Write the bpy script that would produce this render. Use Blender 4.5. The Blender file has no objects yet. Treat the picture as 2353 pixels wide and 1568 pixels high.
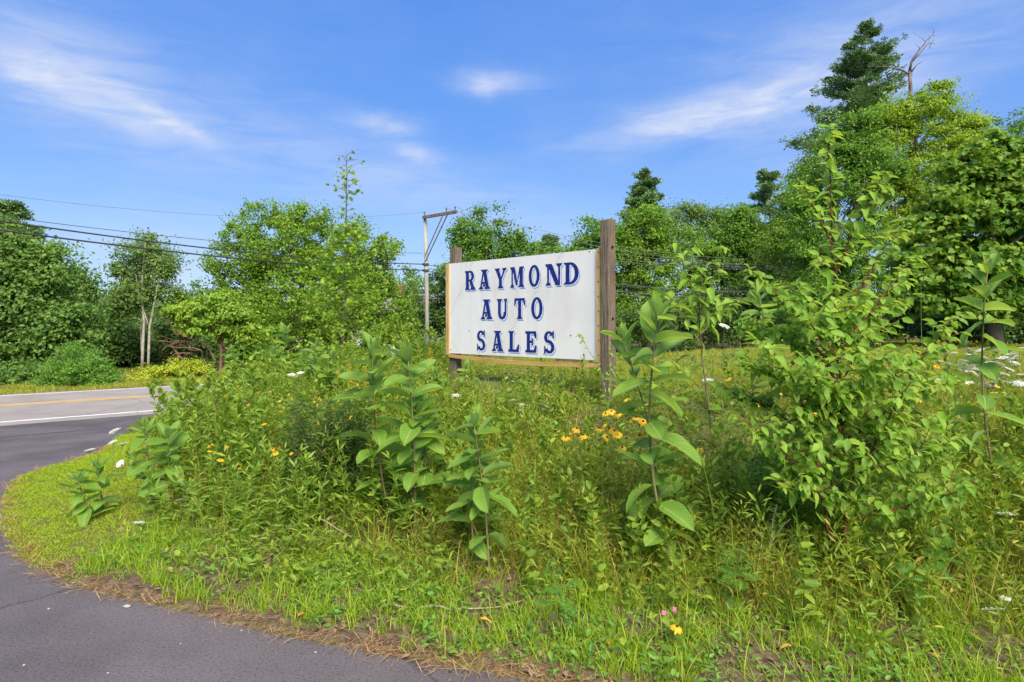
import bpy, math, random
import numpy as np
from mathutils import Vector, Matrix
from mathutils.geometry import tessellate_polygon

scene = bpy.context.scene
COL = scene.collection
rng = np.random.default_rng(7)
random.seed(7)
R = math.radians

# ------------------------------------------------------------------ camera
CAM_Z = 1.65
F, CX, HY = 1455.3, 1176.5, 745.0        # lens in picture units (2353 wide), optical centre, horizon row
cam_d = bpy.data.cameras.new('camera')
cam_d.sensor_width = 36.0
cam_d.lens = F / 2353.0 * 36.0
cam_d.shift_y = -(784.0 - HY) / 2353.0
cam_d.clip_start = 0.05
cam_d.clip_end = 3000
cam = bpy.data.objects.new('camera', cam_d)
COL.objects.link(cam)
cam.location = (0, 0, CAM_Z)
cam.rotation_euler = (R(90), 0, 0)
scene.camera = cam

# ------------------------------------------------------------------ world, sun, exposure
SUN_EL, SUN_AZ = R(46), R(162)            # azimuth clockwise from +Y: behind the camera, to the right
EXPOSURE = 0.95
SKY_STRENGTH = 0.15

def ramp(N, stops):
    n = N('ShaderNodeValToRGB')
    cr = n.color_ramp
    while len(cr.elements) < len(stops): cr.elements.new(0.5)
    for e, (p, c) in zip(cr.elements, stops):
        e.position = p; e.color = (*c, 1)
    return n

def build_world():
    w = bpy.data.worlds.new('World')
    scene.world = w
    w.use_nodes = True
    nt = w.node_tree
    nt.nodes.clear()
    N, L = nt.nodes.new, nt.links.new
    def math_(op, a, b=None, c=None, clamp=False):
        n = N('ShaderNodeMath'); n.operation = op; n.use_clamp = clamp
        for i, v in enumerate((a, b, c)):
            if v is None: continue
            if isinstance(v, (int, float)): n.inputs[i].default_value = v
            else: L(v, n.inputs[i])
        return n.outputs[0]
    out = N('ShaderNodeOutputWorld')
    bg = N('ShaderNodeBackground')
    sky = N('ShaderNodeTexSky')
    sky.sky_type = 'NISHITA'
    sky.sun_disc = False
    sky.sun_elevation = SUN_EL
    sky.sun_rotation = SUN_AZ
    sky.altitude = 100
    sky.air_density = 1.0
    sky.dust_density = 0.35
    sky.ozone_density = 3.0
    tint = N('ShaderNodeMix'); tint.data_type = 'RGBA'; tint.blend_type = 'MULTIPLY'
    tint.inputs['Factor'].default_value = 1.0
    L(sky.outputs[0], tint.inputs['A'])
    tint.inputs['B'].default_value = (0.55, 0.62, 0.85, 1)
    geo = N('ShaderNodeTexCoord')
    sep = N('ShaderNodeSeparateXYZ')
    L(geo.outputs['Generated'], sep.inputs[0])
    x, y, z = sep.outputs
    az = math_('ARCTAN2', x, y)
    el = math_('ARCSINE', z)
    comb = N('ShaderNodeCombineXYZ')
    L(az, comb.inputs[0]); L(el, comb.inputs[1])
    # warp for wispy edges
    nz = N('ShaderNodeTexNoise'); nz.inputs['Scale'].default_value = 5.0; nz.inputs['Detail'].default_value = 6
    nz.inputs['Roughness'].default_value = 0.58
    L(comb.outputs[0], nz.inputs['Vector'])
    nsep = N('ShaderNodeSeparateColor')
    L(nz.outputs['Color'], nsep.inputs[0])
    azw = math_('ADD', az, math_('MULTIPLY', math_('SUBTRACT', nsep.outputs[0], 0.5), 0.16))
    elw = math_('ADD', el, math_('MULTIPLY', math_('SUBTRACT', nsep.outputs[1], 0.5), 0.07))
    # streaky fine noise
    mp = N('ShaderNodeMapping'); mp.inputs['Scale'].default_value = (4.5, 22, 1); mp.inputs['Rotation'].default_value = (0, 0, R(-14))
    L(comb.outputs[0], mp.inputs[0])
    st = N('ShaderNodeTexNoise'); st.inputs['Scale'].default_value = 1.6; st.inputs['Detail'].default_value = 8
    st.inputs['Roughness'].default_value = 0.62; st.inputs['Distortion'].default_value = 0.6
    L(mp.outputs[0], st.inputs['Vector'])
    streak = math_('MULTIPLY_ADD', st.outputs[0], 2.3, -0.48, clamp=True)
    total = None
    # cirrus banks: picture position, size, tilt, strength -> azimuth / elevation
    for px, py, sx, sy, rot, amp in ((215, 195, 320, 110, -24, .62), (150, 190, 200, 34, -22, .55), (370, 275, 130, 20, -27, .45),
                                     (1120, 188, 88, 22, -2, .80), (865, 290, 80, 22, 2, .75), (950, 355, 66, 18, -8, .65),
                                     (1620, 262, 290, 42, 8, .85), (1560, 288, 130, 22, 2, .40), (1950, 170, 430, 140, 8, .55),
                                     (960, 430, 420, 75, -14, .42), (300, 560, 300, 70, 0, .34), (430, 620, 60, 24, 0, .5),
                                     (1780, 385, 120, 18, 0, .22)):
        u, v = (px - CX) / F, (HY - py) / F
        a0, e0 = math.atan2(u, 1), math.atan2(v, math.hypot(u, 1))
        sa, se = sx / F * math.cos(a0) ** 2, sy / F * math.cos(a0)
        c, s = math.cos(R(rot)), math.sin(R(rot))
        da, de = math_('SUBTRACT', azw, a0), math_('SUBTRACT', elw, e0)
        p = math_('DIVIDE', math_('ADD', math_('MULTIPLY', da, c), math_('MULTIPLY', de, s)), sa)
        q = math_('DIVIDE', math_('SUBTRACT', math_('MULTIPLY', de, c), math_('MULTIPLY', da, s)), se)
        r2 = math_('ADD', math_('MULTIPLY', p, p), math_('MULTIPLY', q, q))
        g = math_('MULTIPLY', math_('POWER', 2.71828, math_('MULTIPLY', r2, -1.0)), amp)
        total = g if total is None else math_('ADD', total, g)
    # the same thin cirrus goes on round the rest of the sky
    n2 = N('ShaderNodeTexNoise'); n2.inputs['Scale'].default_value = 2.2; n2.inputs['Detail'].default_value = 5
    L(comb.outputs[0], n2.inputs['Vector'])
    veil = math_('MULTIPLY_ADD', n2.outputs[0], 0.9, -0.36, clamp=True)
    total = math_('ADD', math_('MULTIPLY', total, math_('MULTIPLY_ADD', streak, 0.95, 0.12)), math_('MULTIPLY', veil, math_('MULTIPLY', streak, 0.6)))
    fac = math_('MULTIPLY', total, 0.85, clamp=True)
    mix = N('ShaderNodeMix'); mix.data_type = 'RGBA'
    L(fac, mix.inputs['Factor'])
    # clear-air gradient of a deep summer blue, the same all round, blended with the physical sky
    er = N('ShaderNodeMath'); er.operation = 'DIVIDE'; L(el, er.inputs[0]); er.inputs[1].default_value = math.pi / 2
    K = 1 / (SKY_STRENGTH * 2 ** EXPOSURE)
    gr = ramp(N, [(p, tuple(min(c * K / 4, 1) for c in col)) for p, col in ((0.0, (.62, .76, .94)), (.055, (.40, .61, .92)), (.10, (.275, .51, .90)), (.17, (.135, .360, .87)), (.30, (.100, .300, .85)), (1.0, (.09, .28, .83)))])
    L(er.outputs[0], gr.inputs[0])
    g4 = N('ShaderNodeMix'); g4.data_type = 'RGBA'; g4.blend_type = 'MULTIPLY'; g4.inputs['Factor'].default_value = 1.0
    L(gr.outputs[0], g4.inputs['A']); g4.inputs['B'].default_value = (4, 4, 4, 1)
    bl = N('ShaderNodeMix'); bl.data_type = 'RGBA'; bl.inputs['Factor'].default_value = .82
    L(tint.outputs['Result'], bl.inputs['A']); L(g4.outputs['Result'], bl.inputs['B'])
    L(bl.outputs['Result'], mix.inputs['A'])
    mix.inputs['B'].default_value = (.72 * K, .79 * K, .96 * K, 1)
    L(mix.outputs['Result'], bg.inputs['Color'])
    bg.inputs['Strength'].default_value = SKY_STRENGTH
    L(bg.outputs[0], out.inputs['Surface'])
build_world()

sun_d = bpy.data.lights.new('sun', 'SUN')
sun_d.energy = 4.6
sun_d.angle = R(38)
sun_d.color = (1.0, 0.90, 0.72)
sun = bpy.data.objects.new('sun', sun_d)
COL.objects.link(sun)
sdir = Vector((math.sin(SUN_AZ) * math.cos(SUN_EL), math.cos(SUN_AZ) * math.cos(SUN_EL), math.sin(SUN_EL)))
sun.rotation_euler = sdir.to_track_quat('Z', 'Y').to_euler()
sun.location = sdir * 60

scene.view_settings.view_transform = 'Standard'
scene.view_settings.look = 'None'
scene.view_settings.gamma = 1
scene.view_settings.exposure = EXPOSURE
scene.view_settings.use_curve_mapping = False
scene.render.engine = 'CYCLES'
scene.cycles.use_denoising = True
scene.cycles.max_bounces = 8
scene.cycles.diffuse_bounces = 4
scene.cycles.transmission_bounces = 4
scene.cycles.use_adaptive_sampling = True
scene.cycles.adaptive_threshold = 0.02

# ------------------------------------------------------------------ materials
MATS = {}
def new_mat(name):
    m = bpy.data.materials.new(name); m.use_nodes = True
    m.node_tree.nodes.clear()
    MATS[name] = m
    return m, m.node_tree.nodes.new, m.node_tree.links.new

GAIN = {}
def leaf_mat(name, cols, translucent=0.35, rough=0.5, noise=0.6, noise_amt=0.5, back=None, trans_tint=(1.35, 1.25, 0.55), spec=0.35, veins=False):
    m, N, L = new_mat(name)
    g_ = 1.0
    for key, val in (('leaf_right', 1.95), ('leaf_dogwood', 2.0), ('leaf_milkweed', 1.75), ('leaf_fallen', 1.0), ('leaf_rust', 1.0), ('leaf_fine', 1.9), ('leaf_weed', 2.25), ('leaf_gold', 2.05), ('leaf_ferny', 1.9), ('leaf_dark', 2.2), ('leaf_shrub', 2.0), ('leaf', 2.35), ('needles', 3.3), ('grass', 2.05)):
        if name.startswith(key): g_ = val; break
    cols = [tuple(min(c * g_ * (1.08 if q == 0 and name.startswith(('leaf', 'grass')) else 1), .8) for q, c in enumerate(col)) for col in cols]
    if name.startswith(('leaf', 'grass')): translucent = min(.5, translucent + .1)
    out = N('ShaderNodeOutputMaterial')
    geo = N('ShaderNodeNewGeometry')
    rp = ramp(N, [(i / max(1, len(cols) - 1), c) for i, c in enumerate(cols)])
    tc = N('ShaderNodeTexCoord')
    nz = N('ShaderNodeTexNoise'); nz.inputs['Scale'].default_value = noise; nz.inputs['Detail'].default_value = 2
    L(tc.outputs['Object'], nz.inputs['Vector'])
    a = N('ShaderNodeMath'); a.operation = 'MULTIPLY_ADD'
    L(nz.outputs[0], a.inputs[0]); a.inputs[1].default_value = noise_amt * 2; a.inputs[2].default_value = -noise_amt
    oi = N('ShaderNodeObjectInfo')
    o2 = N('ShaderNodeMath'); o2.operation = 'MULTIPLY_ADD'
    L(oi.outputs['Random'], o2.inputs[0]); o2.inputs[1].default_value = 0.3; o2.inputs[2].default_value = -0.15
    b = N('ShaderNodeMath'); b.operation = 'ADD'
    L(geo.outputs['Random Per Island'], b.inputs[0]); L(a.outputs[0], b.inputs[1])
    b2 = N('ShaderNodeMath'); b2.operation = 'ADD'; b2.use_clamp = True
    L(b.outputs[0], b2.inputs[0]); L(o2.outputs[0], b2.inputs[1])
    L(b2.outputs[0], rp.inputs[0])
    colr = rp.outputs[0]
    if veins:
        sp = N('ShaderNodeSeparateXYZ'); L(tc.outputs['Object'], sp.inputs[0])
        def M_(op, a, b=None, c=None):
            n = N('ShaderNodeMath'); n.operation = op
            for i, q in enumerate((a, b, c)):
                if q is None: continue
                if isinstance(q, (int, float)): n.inputs[i].default_value = q
                else: L(q, n.inputs[i])
            return n.outputs[0]
        ph = M_('SUBTRACT', M_('MULTIPLY', sp.outputs[0], 11.0), M_('MULTIPLY', M_('ABSOLUTE', sp.outputs[1]), 16.0))
        w = M_('ABSOLUTE', M_('SUBTRACT', M_('FRACT', ph), .5))
        vr = ramp(N, [(.0, (1, 1, 1)), (.10, (.35, .35, .35)), (.2, (0, 0, 0))]); L(w, vr.inputs[0])
        vm = N('ShaderNodeMix'); vm.data_type = 'RGBA'; L(M_('MULTIPLY', vr.outputs[0], .30), vm.inputs['Factor']); L(colr, vm.inputs['A']); vm.inputs['B'].default_value = (.42, .52, .20, 1)
        # yellowing and small brown spots, different on every leaf
        of = N('ShaderNodeVectorMath'); of.operation = 'MULTIPLY_ADD'; L(tc.outputs['Object'], of.inputs[0]); of.inputs[1].default_value = (1, 1, 1)
        cx = N('ShaderNodeCombineXYZ'); L(M_('MULTIPLY', oi.outputs['Random'], 37.0), cx.inputs[0]); L(M_('MULTIPLY', oi.outputs['Random'], 91.0), cx.inputs[1]); L(cx.outputs[0], of.inputs[2])
        bn_ = N('ShaderNodeTexNoise'); bn_.inputs['Scale'].default_value = 4.5; bn_.inputs['Detail'].default_value = 4; L(of.outputs[0], bn_.inputs['Vector'])
        yr = ramp(N, [(.58, (0, 0, 0)), (.72, (.75, .75, .75))]); L(bn_.outputs[0], yr.inputs[0])
        ym = N('ShaderNodeMix'); ym.data_type = 'RGBA'; L(yr.outputs[0], ym.inputs['Factor']); L(vm.outputs['Result'], ym.inputs['A']); ym.inputs['B'].default_value = (.34, .36, .05, 1)
        sn = N('ShaderNodeTexNoise'); sn.inputs['Scale'].default_value = 17; sn.inputs['Detail'].default_value = 2; L(of.outputs[0], sn.inputs['Vector'])
        sr = ramp(N, [(.70, (0, 0, 0)), (.74, (.9, .9, .9))]); L(sn.outputs[0], sr.inputs[0])
        sm = N('ShaderNodeMix'); sm.data_type = 'RGBA'; L(sr.outputs[0], sm.inputs['Factor']); L(ym.outputs['Result'], sm.inputs['A']); sm.inputs['B'].default_value = (.12, .07, .03, 1)
        colr = sm.outputs['Result']
    if back:
        mx = N('ShaderNodeMix'); mx.data_type = 'RGBA'
        L(geo.outputs['Backfacing'], mx.inputs['Factor']); L(colr, mx.inputs['A']); mx.inputs['B'].default_value = (*back, 1)
        colr = mx.outputs['Result']
    p = N('ShaderNodeBsdfPrincipled')
    L(colr, p.inputs['Base Color']); p.inputs['Roughness'].default_value = rough
    p.inputs['Specular IOR Level'].default_value = spec
    t = N('ShaderNodeBsdfTranslucent')
    tm = N('ShaderNodeMix'); tm.data_type = 'RGBA'; tm.blend_type = 'MULTIPLY'; tm.inputs['Factor'].default_value = 1
    L(colr, tm.inputs['A']); tm.inputs['B'].default_value = (*trans_tint, 1)
    L(tm.outputs['Result'], t.inputs['Color'])
    ms = N('ShaderNodeMixShader'); ms.inputs[0].default_value = translucent
    L(p.outputs[0], ms.inputs[1]); L(t.outputs[0], ms.inputs[2])
    L(ms.outputs[0], out.inputs['Surface'])
    return m

def surf_mat(name, cols, scale=5, detail=4, rough=0.8, bump=0.0, stretch=(1, 1, 1), bump_scale=None, spec=0.3, coords='Object', rand=0.0):
    m, N, L = new_mat(name)
    out = N('ShaderNodeOutputMaterial')
    p = N('ShaderNodeBsdfPrincipled')
    tc = N('ShaderNodeTexCoord'); mp = N('ShaderNodeMapping'); mp.inputs['Scale'].default_value = stretch
    L(tc.outputs[coords], mp.inputs[0])
    nz = N('ShaderNodeTexNoise'); nz.inputs['Scale'].default_value = scale; nz.inputs['Detail'].default_value = detail
    L(mp.outputs[0], nz.inputs['Vector'])
    rp = ramp(N, [(0.3 + 0.4 * i / max(1, len(cols) - 1), c) for i, c in enumerate(cols)])
    L(nz.outputs[0], rp.inputs[0])
    L(rp.outputs[0], p.inputs['Base Color'])
    p.inputs['Roughness'].default_value = rough
    p.inputs['Specular IOR Level'].default_value = spec
    if bump:
        n2 = N('ShaderNodeTexNoise'); n2.inputs['Scale'].default_value = bump_scale or scale * 6; n2.inputs['Detail'].default_value = 4
        L(mp.outputs[0], n2.inputs['Vector'])
        bp = N('ShaderNodeBump'); bp.inputs['Strength'].default_value = bump; bp.inputs['Distance'].default_value = 0.02
        L(n2.outputs[0], bp.inputs['Height']); L(bp.outputs[0], p.inputs['Normal'])
    L(p.outputs[0], out.inputs['Surface'])
    return m

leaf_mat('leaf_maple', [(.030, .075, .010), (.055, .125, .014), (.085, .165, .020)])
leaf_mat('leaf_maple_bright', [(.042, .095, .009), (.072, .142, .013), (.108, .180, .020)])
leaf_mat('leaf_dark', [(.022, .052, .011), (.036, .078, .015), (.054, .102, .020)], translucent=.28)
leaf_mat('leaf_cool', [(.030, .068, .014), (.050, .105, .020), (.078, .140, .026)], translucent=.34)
leaf_mat('leaf_birch', [(.040, .082, .020), (.068, .122, .028), (.095, .150, .040)], translucent=.35)
leaf_mat('leaf_locust', [(.055, .110, .008), (.090, .155, .011), (.130, .195, .016)])
leaf_mat('leaf_sumac', [(.055, .120, .012), (.095, .170, .016), (.135, .200, .022)])
leaf_mat('leaf_right', [(.028, .082, .009), (.052, .128, .012), (.092, .172, .018), (.125, .190, .02)], noise=.35)
leaf_mat('leaf_yellow', [(.12, .17, .012), (.18, .22, .02)])
leaf_mat('needles', [(.026, .052, .018), (.044, .078, .026), (.062, .100, .032)], translucent=.12)
leaf_mat('needles_grey', [(.030, .060, .022), (.050, .085, .034), (.070, .105, .044)], translucent=.12)
leaf_mat('leaf_shrub', [(.055, .135, .020), (.090, .185, .028)])
leaf_mat('leaf_dogwood', [(.066, .152, .014), (.100, .200, .019), (.145, .240, .028)], translucent=.46, rough=.6, back=(.28, .43, .09), noise=3, veins=True)
leaf_mat('leaf_milkweed', [(.050, .130, .016), (.075, .172, .020), (.115, .215, .028)], translucent=.42, rough=.6, back=(.27, .42, .11), noise=2, veins=True)
leaf_mat('leaf_goldenrod', [(.062, .125, .014), (.100, .172, .020), (.150, .210, .030)], translucent=.38)
leaf_mat('leaf_fine_dark', [(.026, .062, .012), (.045, .095, .016), (.070, .125, .022)], translucent=.3, noise=4)
leaf_mat('leaf_ferny', [(.045, .135, .018), (.07, .175, .024)], translucent=.38)
leaf_mat('leaf_weed', [(.050, .100, .010), (.088, .150, .014), (.135, .190, .022)], translucent=.36, noise=1.5)
leaf_mat('grass_bright', [(.090, .165, .010), (.145, .225, .014), (.205, .270, .024)], translucent=.42, noise=1.2, noise_amt=.4)
leaf_mat('grass_meadow', [(.075, .120, .010), (.120, .170, .014), (.175, .205, .024), (.225, .205, .050)], translucent=.4, noise=.9, noise_amt=.4)
leaf_mat('grass_lawn', [(.130, .175, .009), (.180, .215, .011), (.225, .235, .018)], translucent=.4, noise=.8, noise_amt=.4)
leaf_mat('grass_mown', [(.090, .185, .005), (.130, .230, .007), (.170, .255, .010), (.215, .235, .02)], translucent=.42, noise=1.0, noise_amt=.3)
leaf_mat('grass_dry', [(.16, .10, .03), (.26, .18, .06), (.34, .27, .11)], translucent=.3, noise=2)
leaf_mat('rust_seed', [(.10, .055, .022), (.19, .10, .03), (.24, .15, .05)], translucent=.2, noise=2)
leaf_mat('litter', [(.085, .050, .028), (.16, .10, .06), (.26, .18, .12)], translucent=.1, rough=.75, noise=2)
leaf_mat('straw', [(.22, .12, .045), (.32, .18, .07), (.40, .26, .12)], translucent=.1, rough=.75, noise=2)
leaf_mat('petal_white', [(.66, .68, .58), (.78, .80, .72)], translucent=.25, trans_tint=(1, 1, .8))
leaf_mat('petal_yellow', [(.72, .40, .012), (.80, .48, .02), (.85, .55, .03)], translucent=.3, trans_tint=(1, .9, .3))
leaf_mat('petal_orange', [(.55, .20, .015), (.62, .27, .02)], translucent=.3, trans_tint=(1, .7, .3))
leaf_mat('petal_pink', [(.55, .14, .30), (.62, .20, .38)], translucent=.3, trans_tint=(1, .6, .9))
leaf_mat('leaf_fallen', [(.50, .28, .04), (.58, .38, .06), (.46, .24, .07)], translucent=.25, trans_tint=(1, .8, .3))
leaf_mat('leaf_rust', [(.35, .13, .02), (.42, .18, .03)], translucent=.25, trans_tint=(1, .8, .3))
surf_mat('cone', [(.02, .010, .006), (.045, .022, .012)], scale=60)
surf_mat('bark_grey', [(.085, .068, .052), (.16, .13, .105), (.22, .19, .16)], scale=3, stretch=(4, 4, .7), bump=.7)
surf_mat('bark_brown', [(.075, .042, .024), (.15, .09, .055), (.20, .13, .09)], scale=4, stretch=(4, 4, .7), bump=.7)
surf_mat('bark_birch', [(.20, .18, .15), (.32, .29, .25), (.40, .37, .33)], scale=2.2, stretch=(1, 1, 2.5), bump=.3)
surf_mat('bark_dead', [(.07, .055, .05), (.13, .105, .095), (.20, .17, .155)], scale=3, stretch=(4, 4, .6), bump=.5)
surf_mat('stem_red', [(.075, .024, .014), (.125, .040, .022), (.16, .070, .036)], scale=14, stretch=(1, 1, .3))
surf_mat('stem_green', [(.10, .17, .04), (.15, .22, .06)], scale=10)
surf_mat('stem_purple', [(.10, .075, .04), (.16, .13, .06), (.15, .17, .06)], scale=4)
surf_mat('midrib', [(.24, .27, .12), (.30, .30, .15)], scale=10)
surf_mat('twig_grey', [(.24, .19, .15), (.40, .34, .28)], scale=14)
surf_mat('post_wood', [(.085, .060, .042), (.150, .112, .080), (.210, .165, .122)], scale=5, detail=7, stretch=(9, 9, .55), bump=.85, bump_scale=9)
surf_mat('pole_wood', [(.20, .19, .18), (.31, .30, .285), (.38, .37, .355)], scale=3, detail=6, stretch=(6, 6, .3), bump=.5)
surf_mat('arm_wood', [(.10, .075, .062), (.19, .15, .125)], scale=6, stretch=(1, 1, 1), bump=.4)
surf_mat('trim_wood', [(.36, .24, .09), (.48, .34, .14), (.55, .41, .19)], scale=4, stretch=(3, 3, .5), bump=.3)
surf_mat('rail_wood', [(.38, .21, .07), (.50, .30, .11), (.56, .36, .16)], scale=4, stretch=(.6, 6, 6), bump=.3)
surf_mat('cable', [(.030, .028, .028), (.05, .048, .048)], scale=4, rough=.55)
surf_mat('wire_pale', [(.12, .12, .12), (.18, .18, .18)], scale=4, rough=.5)
surf_mat('porcelain', [(.08, .05, .04), (.12, .08, .06)], scale=4, rough=.25)
surf_mat('nail', [(.05, .045, .04), (.10, .08, .07)], scale=40, rough=.5)
surf_mat('paint_navy', [(.008, .020, .150), (.012, .028, .190)], scale=9, rough=.5, spec=.15)
surf_mat('paint_blue', [(.03, .20, .58), (.06, .27, .66)], scale=20, rough=.4)
surf_mat('paint_white', [(.78, .78, .77), (.82, .82, .81)], scale=6, rough=.4)
surf_mat('yellow_line', [(.55, .33, .05), (.66, .42, .08), (.68, .46, .12)], scale=3, detail=8, rough=.7, bump=.2)
surf_mat('white_line', [(.60, .60, .60), (.72, .72, .72)], scale=5, detail=8, rough=.7, bump=.2)
surf_mat('stone', [(.26, .25, .23), (.42, .41, .39), (.52, .50, .48)], scale=6, bump=.4)
surf_mat('boulder', [(.52, .50, .49), (.66, .64, .63), (.74, .72, .71)], scale=3, bump=.3)
surf_mat('house_wall', [(.34, .34, .36), (.42, .42, .44)], scale=3)
surf_mat('house_roof', [(.16, .155, .16), (.24, .235, .24)], scale=6, bump=.3)
surf_mat('house_trim', [(.68, .68, .67), (.74, .74, .73)], scale=3)
surf_mat('glass', [(.02, .025, .03), (.04, .045, .05)], scale=2, rough=.08, spec=.6)
surf_mat('brick', [(.22, .085, .05), (.32, .13, .08)], scale=12, bump=.3)

def board_mat():
    m, N, L = new_mat('board_paint')
    out = N('ShaderNodeOutputMaterial'); p = N('ShaderNodeBsdfPrincipled')
    tc = N('ShaderNodeTexCoord')
    mp = N('ShaderNodeMapping'); mp.inputs['Scale'].default_value = (5, 5, .8)
    L(tc.outputs['Object'], mp.inputs[0])
    nz = N('ShaderNodeTexNoise'); nz.inputs['Scale'].default_value = 1.2; nz.inputs['Detail'].default_value = 7; nz.inputs['Roughness'].default_value = .65
    L(mp.outputs[0], nz.inputs['Vector'])
    rp = ramp(N, [(.28, (.60, .585, .565)), (.44, (.66, .65, .635)), (.60, (.69, .68, .665))])
    L(nz.outputs[0], rp.inputs[0])
    n2 = N('ShaderNodeTexNoise'); n2.inputs['Scale'].default_value = 1.3; n2.inputs['Detail'].default_value = 6
    L(tc.outputs['Object'], n2.inputs['Vector'])
    r2 = ramp(N, [(.36, (.80, .79, .76)), (.5, (1, 1, 1))])
    L(n2.outputs[0], r2.inputs[0])
    mx = N('ShaderNodeMix'); mx.data_type = 'RGBA'; mx.blend_type = 'MULTIPLY'; mx.inputs['Factor'].default_value = .4
    L(rp.outputs[0], mx.inputs['A']); L(r2.outputs[0], mx.inputs['B'])
    # a thin crack
    vo = N('ShaderNodeTexVoronoi'); vo.feature = 'DISTANCE_TO_EDGE'; vo.inputs['Scale'].default_value = .55
    wv = N('ShaderNodeVectorMath'); wv.operation = 'MULTIPLY_ADD'
    n3 = N('ShaderNodeTexNoise'); n3.inputs['Scale'].default_value = 6; L(tc.outputs['Object'], n3.inputs['Vector'])
    L(n3.outputs['Color'], wv.inputs[0]); wv.inputs[1].default_value = (.12, .12, .12); L(tc.outputs['Object'], wv.inputs[2])
    L(wv.outputs[0], vo.inputs['Vector'])
    r3 = ramp(N, [(.0, (.70, .69, .68)), (.006, (1, 1, 1))])
    L(vo.outputs['Distance'], r3.inputs[0])
    m2 = N('ShaderNodeMix'); m2.data_type = 'RGBA'; m2.blend_type = 'MULTIPLY'; m2.inputs['Factor'].default_value = .5
    L(mx.outputs['Result'], m2.inputs['A']); L(r3.outputs[0], m2.inputs['B'])
    L(m2.outputs['Result'], p.inputs['Base Color'])
    p.inputs['Roughness'].default_value = .45
    L(p.outputs[0], out.inputs['Surface'])
board_mat()

def asphalt_mat(name, base, patch, seam_scale, seam_w, speck=.5, rough=.75):
    m, N, L = new_mat(name)
    out = N('ShaderNodeOutputMaterial'); p = N('ShaderNodeBsdfPrincipled')
    tc = N('ShaderNodeTexCoord')
    big = N('ShaderNodeTexNoise'); big.inputs['Scale'].default_value = .9; big.inputs['Detail'].default_value = 9; big.inputs['Roughness'].default_value = .6
    L(tc.outputs['Object'], big.inputs['Vector'])
    rp = ramp(N, [(.36, patch), (.47, tuple((p_ + b_) / 2 for p_, b_ in zip(patch, base))), (.60, base)])
    L(big.outputs[0], rp.inputs[0])
    fine = N('ShaderNodeTexNoise'); fine.inputs['Scale'].default_value = 75; fine.inputs['Detail'].default_value = 6; fine.inputs['Roughness'].default_value = .7
    L(tc.outputs['Object'], fine.inputs['Vector'])
    fr = ramp(N, [(.34, (.22, .22, .22)), (.46, (.80, .80, .80)), (.55, (1, 1, 1)), (.70, (1.0, 1.0, 1.0))])
    L(fine.outputs[0], fr.inputs[0])
    mx = N('ShaderNodeMix'); mx.data_type = 'RGBA'; mx.blend_type = 'MULTIPLY'; mx.inputs['Factor'].default_value = speck
    L(rp.outputs[0], mx.inputs['A']); L(fr.outputs[0], mx.inputs['B'])
    # pale stone chips
    vo = N('ShaderNodeTexVoronoi'); vo.inputs['Scale'].default_value = 48
    L(tc.outputs['Object'], vo.inputs['Vector'])
    vr = ramp(N, [(.0, (1, 1, 1)), (.07, (1, 1, 1)), (.11, (0, 0, 0))])
    L(vo.outputs['Distance'], vr.inputs[0])
    vsep = N('ShaderNodeSeparateColor'); L(vo.outputs['Color'], vsep.inputs[0])
    gt = N('ShaderNodeMath'); gt.operation = 'GREATER_THAN'; gt.inputs[1].default_value = .80
    L(vsep.outputs[0], gt.inputs[0])
    ml = N('ShaderNodeMath'); ml.operation = 'MULTIPLY'; L(vr.outputs[0], ml.inputs[0]); L(gt.outputs[0], ml.inputs[1])
    ml2 = N('ShaderNodeMath'); ml2.operation = 'MULTIPLY'; L(ml.outputs[0], ml2.inputs[0]); ml2.inputs[1].default_value = .55
    m2 = N('ShaderNodeMix'); m2.data_type = 'RGBA'
    L(ml2.outputs[0], m2.inputs['Factor']); L(mx.outputs['Result'], m2.inputs['A']); m2.inputs['B'].default_value = (.34, .32, .31, 1)
    # cracks and seams
    wv = N('ShaderNodeVectorMath'); wv.operation = 'MULTIPLY_ADD'
    n3 = N('ShaderNodeTexNoise'); n3.inputs['Scale'].default_value = 1.6; n3.inputs['Detail'].default_value = 5; L(tc.outputs['Object'], n3.inputs['Vector'])
    L(n3.outputs['Color'], wv.inputs[0]); wv.inputs[1].default_value = (.5, .5, .5); L(tc.outputs['Object'], wv.inputs[2])
    v2 = N('ShaderNodeTexVoronoi'); v2.feature = 'DISTANCE_TO_EDGE'; v2.inputs['Scale'].default_value = seam_scale
    L(wv.outputs[0], v2.inputs['Vector'])
    r3 = ramp(N, [(.0, (.45, .44, .44)), (seam_w, (1, 1, 1))])
    L(v2.outputs['Distance'], r3.inputs[0])
    m3 = N('ShaderNodeMix'); m3.data_type = 'RGBA'; m3.blend_type = 'MULTIPLY'; m3.inputs['Factor'].default_value = .7
    L(m2.outputs['Result'], m3.inputs['A']); L(r3.outputs[0], m3.inputs['B'])
    L(m3.outputs['Result'], p.inputs['Base Color'])
    p.inputs['Roughness'].default_value = rough; p.inputs['Specular IOR Level'].default_value = .3
    bp = N('ShaderNodeBump'); bp.inputs['Strength'].default_value = .8; bp.inputs['Distance'].default_value = .008
    L(fine.outputs[0], bp.inputs['Height']); L(bp.outputs[0], p.inputs['Normal'])
    L(p.outputs[0], out.inputs['Surface'])
asphalt_mat('asphalt_drive', (.138, .119, .124), (.092, .079, .083), .30, .007, speck=.85)
asphalt_mat('asphalt_apron', (.130, .114, .114), (.075, .066, .069), .5, .012, speck=.8)
asphalt_mat('asphalt_road', (.300, .268, .245), (.245, .218, .200), .16, .004, speck=.35)

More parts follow.
